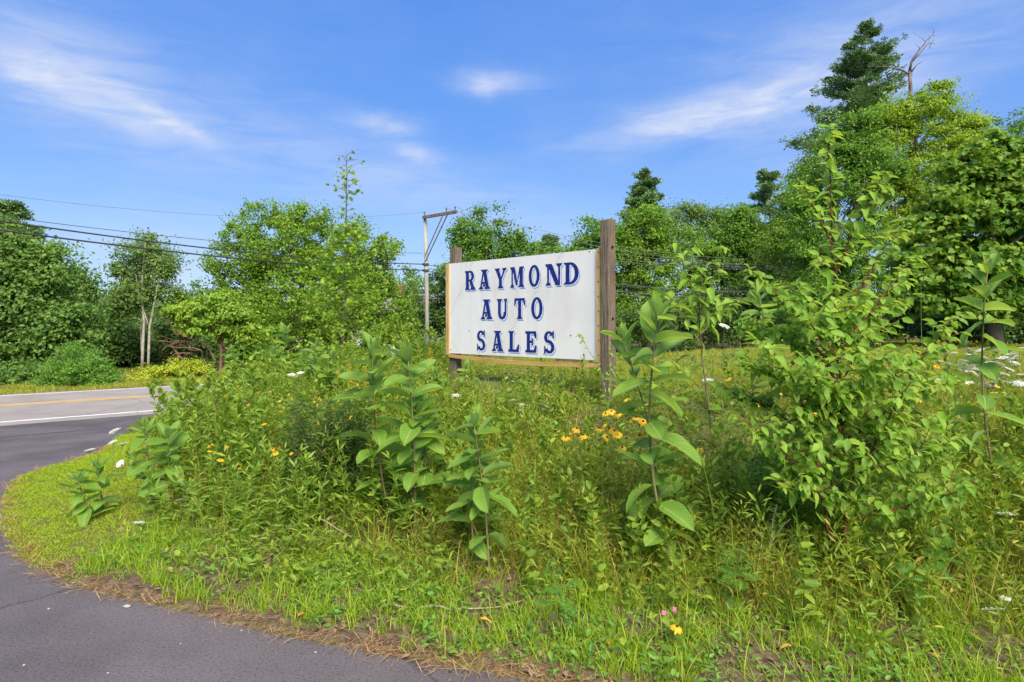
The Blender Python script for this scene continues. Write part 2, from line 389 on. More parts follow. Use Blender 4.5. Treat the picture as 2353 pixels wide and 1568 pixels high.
def ground_mat():
    m, N, L = new_mat('ground_soil')
    out = N('ShaderNodeOutputMaterial'); p = N('ShaderNodeBsdfPrincipled')
    tc = N('ShaderNodeTexCoord')
    n1 = N('ShaderNodeTexNoise'); n1.inputs['Scale'].default_value = 20; n1.inputs['Detail'].default_value = 10; n1.inputs['Roughness'].default_value = .7
    L(tc.outputs['Object'], n1.inputs['Vector'])
    soil = ramp(N, [(.30, (.045, .030, .020)), (.47, (.105, .072, .045)), (.62, (.19, .14, .10)), (.75, (.28, .22, .17))])
    L(n1.outputs[0], soil.inputs[0])
    n2 = N('ShaderNodeTexNoise'); n2.inputs['Scale'].default_value = 2.2; n2.inputs['Detail'].default_value = 7; n2.inputs['Roughness'].default_value = .65
    L(tc.outputs['Object'], n2.inputs['Vector'])
    green = ramp(N, [(.3, (.055, .090, .012)), (.7, (.13, .17, .020))])
    L(n1.outputs[0], green.inputs[0])
    att = N('ShaderNodeAttribute'); att.attribute_name = 'green'
    ad = N('ShaderNodeMath'); ad.operation = 'MULTIPLY_ADD'
    L(n2.outputs[0], ad.inputs[0]); ad.inputs[1].default_value = 1.6; 
    sub = N('ShaderNodeMath'); sub.operation = 'SUBTRACT'; L(att.outputs['Fac'], sub.inputs[0]); sub.inputs[1].default_value = 1.0
    L(sub.outputs[0], ad.inputs[2]); ad.use_clamp = True
    mx = N('ShaderNodeMix'); mx.data_type = 'RGBA'
    L(ad.outputs[0], mx.inputs['Factor']); L(soil.outputs[0], mx.inputs['A']); L(green.outputs[0], mx.inputs['B'])
    L(mx.outputs['Result'], p.inputs['Base Color'])
    p.inputs['Roughness'].default_value = .95; p.inputs['Specular IOR Level'].default_value = .1
    bp = N('ShaderNodeBump'); bp.inputs['Strength'].default_value = .8; bp.inputs['Distance'].default_value = .03
    L(n1.outputs[0], bp.inputs['Height']); L(bp.outputs[0], p.inputs['Normal'])
    L(p.outputs[0], out.inputs['Surface'])
ground_mat()

# ------------------------------------------------------------------ mesh helpers
def mesh_np(name, V, faces, mats, midx=None, smooth=False):
    """V (n,3); faces: list of int arrays (m,k)"""
    me = bpy.data.meshes.new(name)
    V = np.asarray(V, np.float32).reshape(-1, 3)
    faces = [np.asarray(f, np.int32) for f in faces if len(f)]
    tot = np.concatenate([np.full(len(f), f.shape[1], np.int32) for f in faces])
    loops = np.concatenate([f.ravel() for f in faces])
    me.vertices.add(len(V)); me.vertices.foreach_set('co', V.ravel())
    me.loops.add(len(loops)); me.loops.foreach_set('vertex_index', loops)
    start = np.zeros(len(tot), np.int32); start[1:] = np.cumsum(tot)[:-1]
    me.polygons.add(len(tot)); me.polygons.foreach_set('loop_start', start)
    try: me.polygons.foreach_set('loop_total', tot)
    except Exception: pass
    for m in (mats if isinstance(mats, (list, tuple)) else [mats]):
        me.materials.append(MATS[m])
    if midx is not None: me.polygons.foreach_set('material_index', np.asarray(midx, np.int32))
    me.polygons.foreach_set('use_smooth', np.full(len(tot), bool(smooth)))
    me.update(calc_edges=True)
    return me

class MB:
    """collects pieces of one mesh"""
    def __init__(s): s.V = []; s.F = []; s.I = []; s.n = 0
    def add(s, V, faces, mi=0):
        V = np.asarray(V, float).reshape(-1, 3)
        for f in (faces if isinstance(faces, list) else [faces]):
            f = np.asarray(f, int)
            if len(f) == 0: continue
            s.F.append(f + s.n); s.I.append(np.full(len(f), mi))
        s.V.append(V); s.n += len(V)
        return s
    def tube(s, P, r, sides=6, mi=0, cap=True):
        V, Fq, caps = tube(P, r, sides)
        s.add(V, [Fq], mi)
        if cap:
            b = s.n - len(V)
            s.F.append(np.array([caps[0]]) + b); s.I.append(np.array([mi]))
            s.F.append(np.array([caps[1]]) + b); s.I.append(np.array([mi]))
        return s
    def box(s, lo, hi, mi=0, M=None):
        x0, y0, z0 = lo; x1, y1, z1 = hi
        V = np.array([(x0, y0, z0), (x1, y0, z0), (x1, y1, z0), (x0, y1, z0), (x0, y0, z1), (x1, y0, z1), (x1, y1, z1), (x0, y1, z1)], float)
        if M is not None: V = V @ np.asarray(M)[:3, :3].T + np.asarray(M)[:3, 3]
        return s.add(V, np.array([(0, 3, 2, 1), (4, 5, 6, 7), (0, 1, 5, 4), (1, 2, 6, 5), (2, 3, 7, 6), (3, 0, 4, 7)]), mi)
    def mesh(s, name, mats, smooth=False):
        # group by face size keeps material order
        return mesh_np(name, np.concatenate(s.V), s.F, mats, np.concatenate(s.I), smooth)

def tube(P, r, sides=6):
    P = np.asarray(P, float); n = len(P)
    r = np.broadcast_to(np.asarray(r, float), (n,))
    T = np.gradient(P, axis=0); T /= np.linalg.norm(T, axis=1, keepdims=True) + 1e-9
    up = np.array([0, 0, 1.0]) if abs(T[:, 2]).mean() < .8 else np.array([1.0, 0, 0])
    A = np.cross(T, up); A /= np.linalg.norm(A, axis=1, keepdims=True) + 1e-9
    B = np.cross(T, A)
    a = np.arange(sides) / sides * 2 * np.pi
    V = P[:, None] + r[:, None, None] * (np.cos(a)[None, :, None] * A[:, None] + np.sin(a)[None, :, None] * B[:, None])
    i = np.arange(n - 1)[:, None] * sides; j = np.arange(sides)[None]; k = (j + 1) % sides
    Fq = np.stack([i + j, i + k, i + sides + k, i + sides + j], -1).reshape(-1, 4)
    return V.reshape(-1, 3), Fq, (list(range(sides))[::-1], [(n - 1) * sides + q for q in range(sides)])

def obj(name, me, parent=None, loc=(0, 0, 0)):
    o = bpy.data.objects.new(name, me); COL.objects.link(o)
    o.location = loc
    if parent is not None: o.parent = parent
    return o
def tag(o, label=None, cat=None, group=None, kind=None):
    for k, v in (('label', label), ('category', cat), ('group', group), ('kind', kind)):
        if v: o[k] = v
    return o
def thing(name, label, cat, loc, group=None, rz=0.0):
    e = bpy.data.objects.new(name, None); COL.objects.link(e)
    e.location = loc; e.rotation_euler = (0, 0, rz); e.empty_display_size = .1
    return tag(e, label, cat, group)
def copy_tree(o, parent=None, children=None):
    c = o.copy(); COL.objects.link(c); c.parent = parent
    for ch in o.children: copy_tree(ch, c)
    return c

def scatter(TV, TF, pos, X, Y, Z, sx, sy=None, sz=None):
    """place a template (TV, TF list) N times with axes X,Y,Z (N,3)"""
    sy = sx if sy is None else sy; sz = sx if sz is None else sz
    TV = np.asarray(TV, float); n = len(pos); k = len(TV)
    V = pos[:, None] + TV[None, :, 0, None] * (X * np.asarray(sx).reshape(-1, 1))[:, None] \
        + TV[None, :, 1, None] * (Y * np.asarray(sy).reshape(-1, 1))[:, None] + TV[None, :, 2, None] * (Z * np.asarray(sz).reshape(-1, 1))[:, None]
    off = np.arange(n)[:, None, None] * k
    return V.reshape(-1, 3), [(np.asarray(f)[None] + off).reshape(-1, np.asarray(f).shape[1]) for f in TF]

def unit(v): return v / (np.linalg.norm(v, axis=-1, keepdims=True) + 1e-9)
def frames(dirs, normals):
    X = unit(dirs); Z = unit(normals - (normals * X).sum(-1, keepdims=True) * X); Y = np.cross(Z, X)
    return X, Y, Z

LEAF_DIAMOND = (np.array([(0, 0, 0), (.5, .34, .10), (1, 0, -.08), (.5, -.34, .10)]), [np.array([(0, 2, 1), (0, 3, 2)])])
_mp = [(0, 0), (.12, .12), (.05, .46), (.30, .34), (.42, .56), (.58, .24), (1.0, 0), (.58, -.24), (.42, -.56), (.30, -.34), (.05, -.46), (.12, -.12)]
LEAF_MAPLE = (np.array([(x, y, .22 * abs(y) - .12 * x * x) for x, y in _mp] + [(.3, 0, 0)]),
              [np.array([(i, (i + 1) % 12, 12) for i in range(12)])])
NEEDLE_FAN = (np.array([(0, 0, 0)] + [(math.cos(a) * (.75 + .25 * math.cos(a)), math.sin(a) * .8, .10 * ((i % 3) - 1)) for i, a in
               enumerate(np.linspace(-1.25, 1.25, 10))]), [np.array([(0, 1, 2), (0, 3, 4), (0, 5, 6), (0, 7, 8), (0, 9, 10)])])
LEAF_LANCE = (np.array([(0, 0, 0), (.35, .11, .02), (.35, -.11, .02), (.7, .08, -.02), (.7, -.08, -.02), (1, 0, -.12), (.35, 0, -.02), (.7, 0, -.05)]),
              [np.array([(0, 6, 1), (0, 2, 6), (3, 7, 5), (4, 5, 7)]), np.array([(1, 6, 7, 3), (2, 4, 7, 6)])])
LEAF_OVAL = (np.array([(0, 0, 0), (.3, .26, .05), (.3, -.26, .05), (.7, .22, .02), (.7, -.22, .02), (1, 0, -.15), (.3, 0, -.03), (.7, 0, -.06)]), LEAF_LANCE[1])

# ------------------------------------------------------------------ the lie of the land
RA = np.array([-10.34, 12.8]); RU = np.array([.777, .629]); RN = np.array([-.629, .777])
def road_s(x, y): return (x - RA[0]) * RN[0] + (y - RA[1]) * RN[1]
def sstep(a, b, t):
    t = np.clip((t - a) / (b - a), 0, 1); return t * t * (3 - 2 * t)
def pave_z(x, y): return -.35 * sstep(-9.5, 0, road_s(x, y))
def on_pave(px, py):
    z = 0.0
    for _ in range(30):
        D = F * (CAM_Z - z) / (py - HY); X = (px - CX) / F * D; z = float(pave_z(X, D))
    return X, D
edge_px = [(1240, 1568), (1130, 1546), (1000, 1527), (850, 1500), (720, 1474), (600, 1452), (480, 1422), (380, 1396), (260, 1370), (170, 1343), (90, 1306), (45, 1270),
           (15, 1222), (8, 1175), (18, 1130), (50, 1097), (110, 1076), (180, 1058), (235, 1040), (275, 1005)]
front = [(60, -3), (8, 1.35), (3, 2.15), (1.2, 2.58)] + [on_pave(*p) for p in edge_px]
sh = lambda t: tuple(RA - 1.15 * RN + t * RU)
POLY = np.array(front + [sh(2.2), sh(5), sh(10), sh(20), sh(40), sh(90)])
def island_d(x, y):
    x = np.asarray(x, float); y = np.asarray(y, float); shp = x.shape
    x = x.ravel(); y = y.ravel()
    d = np.full(x.shape, 1e9); inside = np.zeros(x.shape, bool)
    n = len(POLY)
    for i in range(n):
        ax, ay = POLY[i]; bx, by = POLY[(i + 1) % n]
        ex, ey = bx - ax, by - ay
        t = np.clip(((x - ax) * ex + (y - ay) * ey) / (ex * ex + ey * ey), 0, 1)
        d = np.minimum(d, np.hypot(x - ax - t * ex, y - ay - t * ey))
        c = ((ay > y) != (by > y))
        with np.errstate(divide='ignore', invalid='ignore'):
            inside ^= c & (x < (bx - ax) * (y - ay) / ((by - ay) if by != ay else 1e-9) + ax)
    return np.where(inside, d, -d).reshape(shp)
def bumps(x, y):
    return .035 * np.sin(1.7 * x + .6 * y) * np.sin(1.3 * y - .5 * x + 1) + .018 * np.sin(4.1 * x + 1.3) * np.sin(3.7 * y + .4) + .01 * np.sin(9 * x + 2 * y) * np.sin(8 * y)
def terrain(x, y, d=None):
    x = np.asarray(x, float); y = np.asarray(y, float)
    if d is None: d = island_d(x, y)
    s = road_s(x, y); zp = pave_z(x, y)
    H = (.88 - zp) * sstep(0, 5.2, d) + np.clip(d * .30, -.05, .025) + bumps(x, y) * sstep(.2, 2, d)
    far = np.clip((s - 6.45) * .25, -.05, .03) + .15 * sstep(7, 16, s) * (np.sin(.4 * x) * .4 + .3)
    return zp + np.where(d > -.2, H, np.where(s > 3, far, -.05))
def tz(x, y): return float(terrain(np.array([x]), np.array([y]))[0])
_Dm = np.linspace(2.2, 70, 2600)
def G(px, py):
    X = (px - CX) / F * _Dm; Z = CAM_Z + (HY - py) / F * _Dm
    t = terrain(X, _Dm)
    k = np.argmax(Z < t) if (Z < t).any() else len(_Dm) - 1
    return Vector((X[k], _Dm[k], t[k]))
def P(px, py, D): return Vector(((px - CX) / F * D, D, CAM_Z + (HY - py) / F * D))
def Pn(px, py, D): return np.array(P(px, py, D))

def axis_grid(lo, a, b, hi, step, grow=1.13):
    mid = list(np.arange(a, b + 1e-6, step)); st = step; v = mid[-1]; right = []
    while v < hi: st *= grow; v += st; right.append(v)
    st = step; v = mid[0]; left = []
    while v > lo: st *= grow; v -= st; left.append(v)
    return np.array(left[::-1] + mid + right)

def sheet(name, xs, ys, zf, mat, attr=None, smooth=True):
    Xg, Yg = np.meshgrid(xs, ys)
    Z = zf(Xg, Yg)
    V = np.stack([Xg, Yg, Z], -1).reshape(-1, 3)
    nx, ny = len(xs), len(ys)
    i = np.arange(ny - 1)[:, None] * nx + np.arange(nx - 1)[None]
    Fq = np.stack([i, i + 1, i + nx + 1, i + nx], -1).reshape(-1, 4)
    me = mesh_np(name, V, [Fq], mat, smooth=smooth)
    if attr is not None:
        a = me.attributes.new('green', 'FLOAT', 'POINT'); a.data.foreach_set('value', attr(Xg, Yg).ravel().astype(np.float32))
    return tag(obj(name, me), kind='structure')
def green_amt(x, y):
    d = island_d(x, y)
    return np.where(d > 0, .25 + .65 * sstep(1.0, 4.5, d) + .5 * sstep(-2.4, -3.4, x), .7)
ground = sheet('ground', axis_grid(-900, -8, 6, 900, .075), axis_grid(-300, 2.2, 11, 1200, .075), terrain, 'ground_soil', green_amt)

def strip(name, s0, s1, t0, t1, dz, mat, n=60, wob=0.0, steps=1):
    t = np.linspace(t0, t1, n); V = []
    for k in range(steps + 1):
        s = s0 + (s1 - s0) * k / steps
        w = wob * np.sin(t * 2.3) if k in (0, steps) else 0
        p = RA[None] + (s + w)[:, None] * RN[None] + t[:, None] * RU[None] if wob else RA[None] + s * RN[None] + t[:, None] * RU[None]
        V.append(np.column_stack([p, pave_z(p[:, 0], p[:, 1]) + dz]))
    V = np.concatenate(V); Fq = []
    for k in range(steps):
        i = np.arange(n - 1) + k * n
        Fq.append(np.stack([i, i + 1, i + n + 1, i + n], -1))
    return obj(name, mesh_np(name, V, [np.concatenate(Fq)], mat, smooth=True))

drive = sheet('driveway', np.linspace(-45, 45, 200), np.linspace(-18, 24, 120), lambda x, y: pave_z(x, y) - .0 + np.where(road_s(x, y) > 1.5, -.03, 0), 'asphalt_drive')
road = tag(strip('road', -.55, 6.5, -60, 100, .006, 'asphalt_road', 200, steps=8), kind='structure')
apron = tag(strip('driveway_apron', -2.6, -.56, -30, 3.5, .005, 'asphalt_apron', 80, steps=6), kind='structure')
for nm, s0, s1, mt in (('edge_line', 0, .13, 'white_line'), ('edge_line', 6.05, 6.17, 'white_line'), ('centre_line', 3.28, 3.40, 'yellow_line'), ('centre_line', 3.52, 3.64, 'yellow_line')):
    o = strip(nm, s0, s1, -60, 100, .010, mt, 200); o.parent = road

# ------------------------------------------------------------------ the sign
bTL, bTR = P(1032, 605, 8.66), P(1378, 574, 6.93)
ang = math.atan2(bTR.y - bTL.y, bTR.x - bTL.x)
BW = math.hypot(bTR.x - bTL.x, bTR.y - bTL.y); BZ0, BZ1 = 1.252, 2.472
base = Vector((bTL.x, bTL.y, 0)); base.z = tz(base.x, base.y)
sign = thing('roadside_sign', 'white roadside sign with navy lettering RAYMOND AUTO SALES between two wooden posts', 'sign', base, rz=ang)
z0, z1 = BZ0 - base.z, BZ1 - base.z          # local: x along the board, -y towards the viewer
me = MB().box((0, -.012, z0), (BW, .006, z1)).mesh('board', ['board_paint'])
board = obj('board', me, sign)

def post_mesh(w, h, holes):
    nseg = 40
    rs = np.random.default_rng(int(h * 100))
    c = .012; prof = [(-w / 2 + c, -w / 2), (w / 2 - c, -w / 2), (w / 2, -w / 2 + c), (w / 2, w / 2 - c), (w / 2 - c, w / 2), (-w / 2 + c, w / 2), (-w / 2, w / 2 - c), (-w / 2, -w / 2 + c)]
    V = []; zs = np.linspace(0, h, nseg)
    for z in zs:
        for x, y in prof: V.append((x + rs.normal(0, .0012), y + rs.normal(0, .0012), z + (0 if z < h else .012 * (x / w))))
    k = 8; Fq = [(i * k + j, i * k + (j + 1) % k, (i + 1) * k + (j + 1) % k, (i + 1) * k + j) for i in range(nseg - 1) for j in range(k)]
    mb = MB(); mb.add(V, [np.array(Fq), np.array([[(nseg - 1) * k + j for j in range(k)]]), np.array([[j for j in range(k)][::-1]])])
    me = mb.mesh('post', ['post_wood'])
    o = bpy.data.objects.new('tmp', me); COL.objects.link(o)
    cm = MB()
    for z in holes: cm.tube([(w * .12, .0, z), (w * .9, .0, z)], .026, 14)
    co = bpy.data.objects.new('tmpc', cm.mesh('c', ['nail'])); COL.objects.link(co)
    md = o.modifiers.new('b', 'BOOLEAN'); md.operation = 'DIFFERENCE'; md.object = co; md.solver = 'EXACT'
    dg = bpy.context.evaluated_depsgraph_get(); dg.update()
    res = bpy.data.meshes.new_from_object(o.evaluated_get(dg))
    bpy.data.objects.remove(o); bpy.data.objects.remove(co)
    return res
PW = .125
def to_sign(v):  # world xy -> sign local xy
    dx, dy = v.x - base.x, v.y - base.y
    return dx * math.cos(ang) + dy * math.sin(ang), -dx * math.sin(ang) + dy * math.cos(ang)
for px, D, py_top, hole_py, tilt in ((1402, 6.88, 508, (572, 735), -.6), (1041, 8.75, 572, (858,), .8)):
    w = P(px, py_top, D); lx, ly = to_sign(w); gz = tz(w.x, w.y) - .25
    h = w.z - gz
    if px < 1200: lx, ly = .045, .006 + PW / 2 + .004
    else: lx, ly = BW + .055 + PW / 2, .0
    o = obj('post', post_mesh(PW, h, [P(px, q, D).z - gz for q in hole_py]), sign, (lx, ly, gz - base.z))
    o.rotation_euler = (0, R(tilt * .5), 0)
obj('trim_strip', MB().box((-.035, -.030, z0 - .02), (.028, -.0135, z1 - .004)).mesh('trim', ['trim_wood']), sign)
ts = obj('trim_strip', MB().box((BW - .022, -.036, z0 - .015), (BW + .042, -.0135, z1 - .0)).mesh('trim', ['trim_wood']), sign)
obj('side_batten', MB().box((BW + .004, -.010, z0), (BW + .050, .045, z1 - .02)).mesh('batten', ['trim_wood']), sign)
n = 16; xs = np.linspace(.02, BW + .02, n); sag = -.012 - .030 * np.sin(np.linspace(0, math.pi, n)) - .022 * np.linspace(0, 1, n)
mb = MB(); V = []
for x, dz in zip(xs, sag): V += [(x, -.028, z0 + dz), (x, .012, z0 + dz), (x, .012, z0 + dz - .042), (x, -.028, z0 + dz - .042)]
Fq = [(i * 4 + j, i * 4 + (j + 1) % 4, i * 4 + 4 + (j + 1) % 4, i * 4 + 4 + j) for i in range(n - 1) for j in range(4)] + [(3, 2, 1, 0), tuple((n - 1) * 4 + j for j in range(4))]
obj('bottom_rail', mb.add(V, np.array(Fq)).mesh('rail', ['rail_wood']), sign)
obj('support_block', MB().box((BW - .62, -.012, z0 - .028), (BW - .25, .03, z0 - .002)).mesh('block', ['post_wood']), sign)
nail_me = MB().tube([(0, 0, 0), (0, -.003, 0)], .008, 8).mesh('nail', ['nail'])
for q in range(8): obj('nail', nail_me, ts, (BW + .01, -.0362, z0 + .06 + q * (z1 - z0 - .1) / 7))
for x, z in ((.05, .05), (BW - .13, z1 - z0 - .02), (1.72, .045), (.42, .31), (2.12, .27)): obj('nail', nail_me, board, (x, -.0122, z0 + z))

# letters: slab-serif display capitals with a white inline and a blue drop line
def band(cx, cy, rx, ry, tx, ty, a0, a1, n=22):
    a = np.radians(np.linspace(a0, a1, n)); out = [(cx + rx * math.cos(t), cy + ry * math.sin(t)) for t in a]
    inn = [(cx + (rx - tx) * math.cos(t), cy + (ry - ty) * math.sin(t)) for t in a]
    return [[out[i], out[i + 1], inn[i + 1], inn[i]] for i in range(n - 1)]
def foot(x0, x1, o=.10): return [(x0 - o, 0), (x1 + o, 0), (x1 + o * .35, .07), (x1, .17), (x0, .17), (x0 - o * .35, .07)]
def head(x0, x1, o=.10): return [(x0 - o, 1), (x0 - o * .35, .93), (x0, .83), (x1, .83), (x1 + o * .35, .93), (x1 + o, 1)]
def stem(x0, x1, y0=.16, y1=.84): return [(x0, y0), (x1, y0), (x1, y1), (x0, y1)]
GL = {
 'R': (.95, [foot(.20, .42), head(.20, .42, .12), stem(.20, .42), [(.40, .90), (.55, .90), (.55, 1), (.40, 1)], [(.40, .44), (.56, .44), (.56, .54), (.40, .54)]]
       + band(.55, .72, .30, .28, .19, .10, -90, 90) + [[(.50, .46), (.72, .46), (.86, .14), (.66, .10)], [(.56, 0), (1.0, 0), (.92, .15), (.66, .15)]]),
 'A': (1.05, [[(.20, 1), (.86, 1), (.70, .88), (.36, .88)], [(.38, .9), (.48, .9), (.27, .1), (.15, .1)], [(.42, .9), (.68, .9), (.92, .1), (.66, .1)],
              [(.26, .27), (.72, .27), (.69, .37), (.29, .37)], [(0, 0), (.42, 0), (.32, .12), (.12, .12)], [(.52, 0), (1.07, 0), (.95, .12), (.62, .12)], [(.40, .20), (.50, .27), (.60, .20), (.50, .10)]]),
 'Y': (1.05, [[(0, 1), (.46, 1), (.40, .88), (.12, .88)], [(.12, .9), (.38, .9), (.62, .44), (.40, .44)], [(.66, 1), (1.06, 1), (.96, .88), (.74, .88)],
              [(.78, .9), (.92, .9), (.62, .44), (.53, .44)], stem(.40, .63, .15, .46), foot(.40, .63, .15)]),
 'M': (1.25, [[(0, 1), (.40, 1), (.36, .86), (.10, .86)], [(.14, .9), (.24, .9), (.24, .12), (.14, .12)], [(0, 0), (.38, 0), (.28, .13), (.10, .13)],
              [(.18, .98), (.42, .98), (.70, .10), (.56, .10)], [(.62, .10), (.72, .30), (.98, .98), (.86, .98)], [(.86, 1), (1.26, 1), (1.16, .86), (.90, .86)],
              [(.90, .9), (1.14, .9), (1.14, .12), (.90, .12)], [(.80, 0), (1.27, 0), (1.18, .13), (.86, .13)]]),
 'O': (.95, band(.47, .5, .47, .52, .22, .12, 0, 360, 40)),
 'N': (1.15, [[(0, 1), (.42, 1), (.40, .86), (.10, .86)], [(.15, .9), (.25, .9), (.25, .12), (.15, .12)], [(.02, 0), (.40, 0), (.30, .13), (.10, .13)],
              [(.16, .98), (.46, .98), (1.02, 0), (.74, 0)], [(.92, .9), (1.02, .9), (1.02, .04), (.92, .04)], [(.76, 1), (1.18, 1), (1.06, .86), (.88, .86)]]),
 'D': (1.1, [[(0, 1), (.45, 1), (.45, .89), (.12, .89)], [(0, 0), (.45, 0), (.45, .11), (.12, .11)], stem(.16, .40, .08, .92)] + band(.44, .5, .60, .50, .24, .11, -90, 90, 26)),
 'U': (1.05, [head(.14, .36, .14), stem(.14, .36, .36, .86)] + band(.50, .36, .36, .38, .22, .13, 180, 360, 24) + [[(.74, .34), (.86, .34), (.86, .88), (.74, .88)], head(.74, .86, .12)]),
 'T': (1.0, [[(.06, 1), (.96, 1), (.96, .88), (.06, .88)], [(.02, .66), (.08, .66), (.20, .89), (.06, .95)], [(1.0, .66), (.94, .66), (.82, .89), (.96, .95)], stem(.39, .63, .15, .9), foot(.39, .63, .14)]),
 'S': (.80, band(.38, .735, .34, .275, .20, .11, 20, 255, 26) + band(.42, .275, .36, .285, .21, .12, -160, 78, 28) + [[(.66, 1.02), (.74, 1.02), (.74, .66), (.66, .74)], [(.04, -.02), (.12, -.02), (.12, .28), (.04, .36)],
              [(.18, .62), (.36, .46), (.66, .40), (.58, .56), (.34, .62)]]),
 'L': (1.0, [head(.18, .42, .14), stem(.18, .42), [(.04, 0), (.94, 0), (.94, .12), (.08, .12)], [(.94, .0), (.98, .36), (.90, .36), (.72, .10)], stem(.18, .42, .05, .2)]),
 'E': (1.0, [stem(.18, .42, .06, .94), [(.04, 0), (.94, 0), (.94, .12), (.08, .12)], [(.04, 1), (.94, 1), (.94, .88), (.08, .88)], [(.94, .0), (.98, .34), (.90, .34), (.74, .10)], [(.94, 1), (.96, .68), (.88, .68), (.74, .90)],
              [(.40, .45), (.62, .45), (.62, .56), (.40, .56)], [(.60, .34), (.68, .34), (.68, .68), (.60, .68)]]),
}
def letter_mesh(ch, wid, hgt):
    gw, polys = GL[ch]
    mb = MB()
    for mi, off, y0, dx in ((1, .0205, .0004, 0), (2, .0125, .0012, 0), (2, .0125, .0012, .006), (0, 0, .0021, 0), (0, 0, .0025, .007), (1, .0205, .0003, .006)):
        for qi, pl in enumerate(polys):
            th = y0 + .0002 * (qi % 2) + .00001 * (qi % 7)
            pts = [(x / gw * wid + off + dx, y * hgt - off * 1.05) for x, y in pl]
            k = len(pts)
            tris = tessellate_polygon([[Vector((x, z, 0)) for x, z in pts]])
            V = [(x, -th, z) for x, z in pts]
            mb.add(V, np.array(tris), mi)
    return mb.mesh('letter', ['paint_navy', 'paint_blue', 'paint_white'])
def u_at(cropx):
    px = (1300 + cropx / 3.647) * .76595; k = (px - CX) / F
    c, s = math.cos(ang), math.sin(ang)
    return (bTL.y * k - bTL.x) / (c - s * k)
for word, spans, zb, zt in (('RAYMOND', [(340, 462), (503, 628), (678, 808), (848, 996), (1053, 1168), (1232, 1412), (1432, 1604)], 2.100, 2.352),
                            ('AUTO', [(523, 654), (700, 828), (890, 1010), (1080, 1200)], 1.712, 1.966), ('SALES', [(483, 576), (645, 772), (822, 948), (1008, 1138), (1215, 1332)], 1.308, 1.564)):
    for ch, (a, b) in zip(word, spans):
        ua, ub = u_at(a), u_at(b)
        obj('letter', letter_mesh(ch, ub - ua, zt - zb), board, (ua, -.0125, zb - base.z))

# ------------------------------------------------------------------ utility pole and wires
PD = 32.0
pb = P(1276, 800, PD); pb.z = tz(pb.x, pb.y)
pole = thing('utility_pole', 'pale wooden utility pole with one-sided crossarm standing beside the sign', 'utility pole', pb)
ptop = P(1276, 497, PD).z - pb.z
pb_x = P(978, 497, PD).x
pole.location.x = pb_x; pole.location.z = pb.z = tz(pb_x, PD); ptop = P(978, 497, PD).z - pb.z
obj('shaft', MB().tube([(.10, 0, -.3), (.05, 0, ptop * .5), (-.02, 0, ptop)], [.115, .105, .09], 14).mesh('shaft', ['pole_wood'], True), pole)
arm_v = np.array([.70, -.62, 0]); arm_v /= np.linalg.norm(arm_v)
armL = 2.45
A0 = np.array([-.02, -.16, ptop - .08]) - arm_v * .12; A1 = A0 + arm_v * armL
Mx = np.eye(4); Mx[:3, 0] = arm_v; Mx[:3, 1] = np.cross((0, 0, 1), arm_v); Mx[:3, 2] = (0, 0, 1); Mx[:3, 3] = A0
obj('crossarm', MB().box((0, -.06, -.07), (armL, .06, .07), M=Mx).mesh('crossarm', ['arm_wood']), pole)
for f_, dz, w_ in ((.60, -2.0, -.07), (.72, -2.3, .07)):
    a = A0 + arm_v * armL * f_ + np.array([0, w_, -.07]); b = np.array([0, -.13 + w_ * .5, ptop + dz])
    obj('brace', MB().tube([a, b], .03, 6).mesh('brace', ['arm_wood']), pole)
ins = MB().tube([(0, 0, 0), (0, 0, .08), (0, 0, .10), (0, 0, .16), (0, 0, .22)], [.015, .015, .035, .04, .02], 8).mesh('insulator', ['porcelain'], True)
for f_ in (.04, .70, .95): obj('insulator', ins, pole, tuple(A0 + arm_v * armL * f_ + np.array([0, 0, .07])))
clampz = [P(978, q, PD).z - pb.z for q in (608, 622)]
for z in clampz: obj('cable_clamp', MB().tube([(0.0, 0, z - .05), (0.0, 0, z + .05)], .17, 10).mesh('clamp', ['cable']), pole)
pw = np.array([pb_x, PD, pb.z])
def wire(label, p0, p1, sag, r, mat, name='overhead_wire'):
    t = np.linspace(0, 1, 48); p0 = np.array(p0); p1 = np.array(p1)
    pts = p0[None] * (1 - t)[:, None] + p1[None] * t[:, None]; pts[:, 2] -= 4 * sag * t * (1 - t)
    o = obj(name, MB().tube(pts, r, 5).mesh('wire', [mat], True)); tag(o, label, 'wire', 'overhead lines along the road'); return o
cl = lambda z: pw + np.array([-.15, -.15, z])
wire('thick black cable, lower of the pair left of the utility pole', cl(clampz[1]), Pn(-260, 492, 15.5), .28, .026, 'cable')
wire('thick black cable, upper of the pair left of the utility pole', cl(clampz[0]), Pn(-260, 468, 15.5), .30, .024, 'cable')
wire('thin wire above the thick cables, reaching the left trees', cl(clampz[0] + .55), Pn(-260, 462, 17.0), .30, .010, 'cable')
wire('thin topmost wire from the crossarm crossing the broad maple', pw + A0 + arm_v * armL * .04 + np.array([0, 0, .26]), Pn(-300, 405, 16.0), .62, .006, 'wire_pale')
wire('thin wire from the middle of the crossarm towards the right', pw + A0 + arm_v * armL * .70 + np.array([0, 0, .26]), Pn(1720, 608, 34), .5, .009, 'wire_pale')
wire('thin wire from the tip of the crossarm towards the right', pw + A1 + np.array([0, 0, .2]), Pn(1720, 596, 34), .5, .009, 'wire_pale')
wire('dark cable running right from the utility pole behind the sign', cl(clampz[0]), Pn(1720, 668, 36), .35, .016, 'cable')
wire('dark cable running right from the utility pole, lower one', cl(clampz[1]), Pn(1720, 674, 36), .35, .016, 'cable')
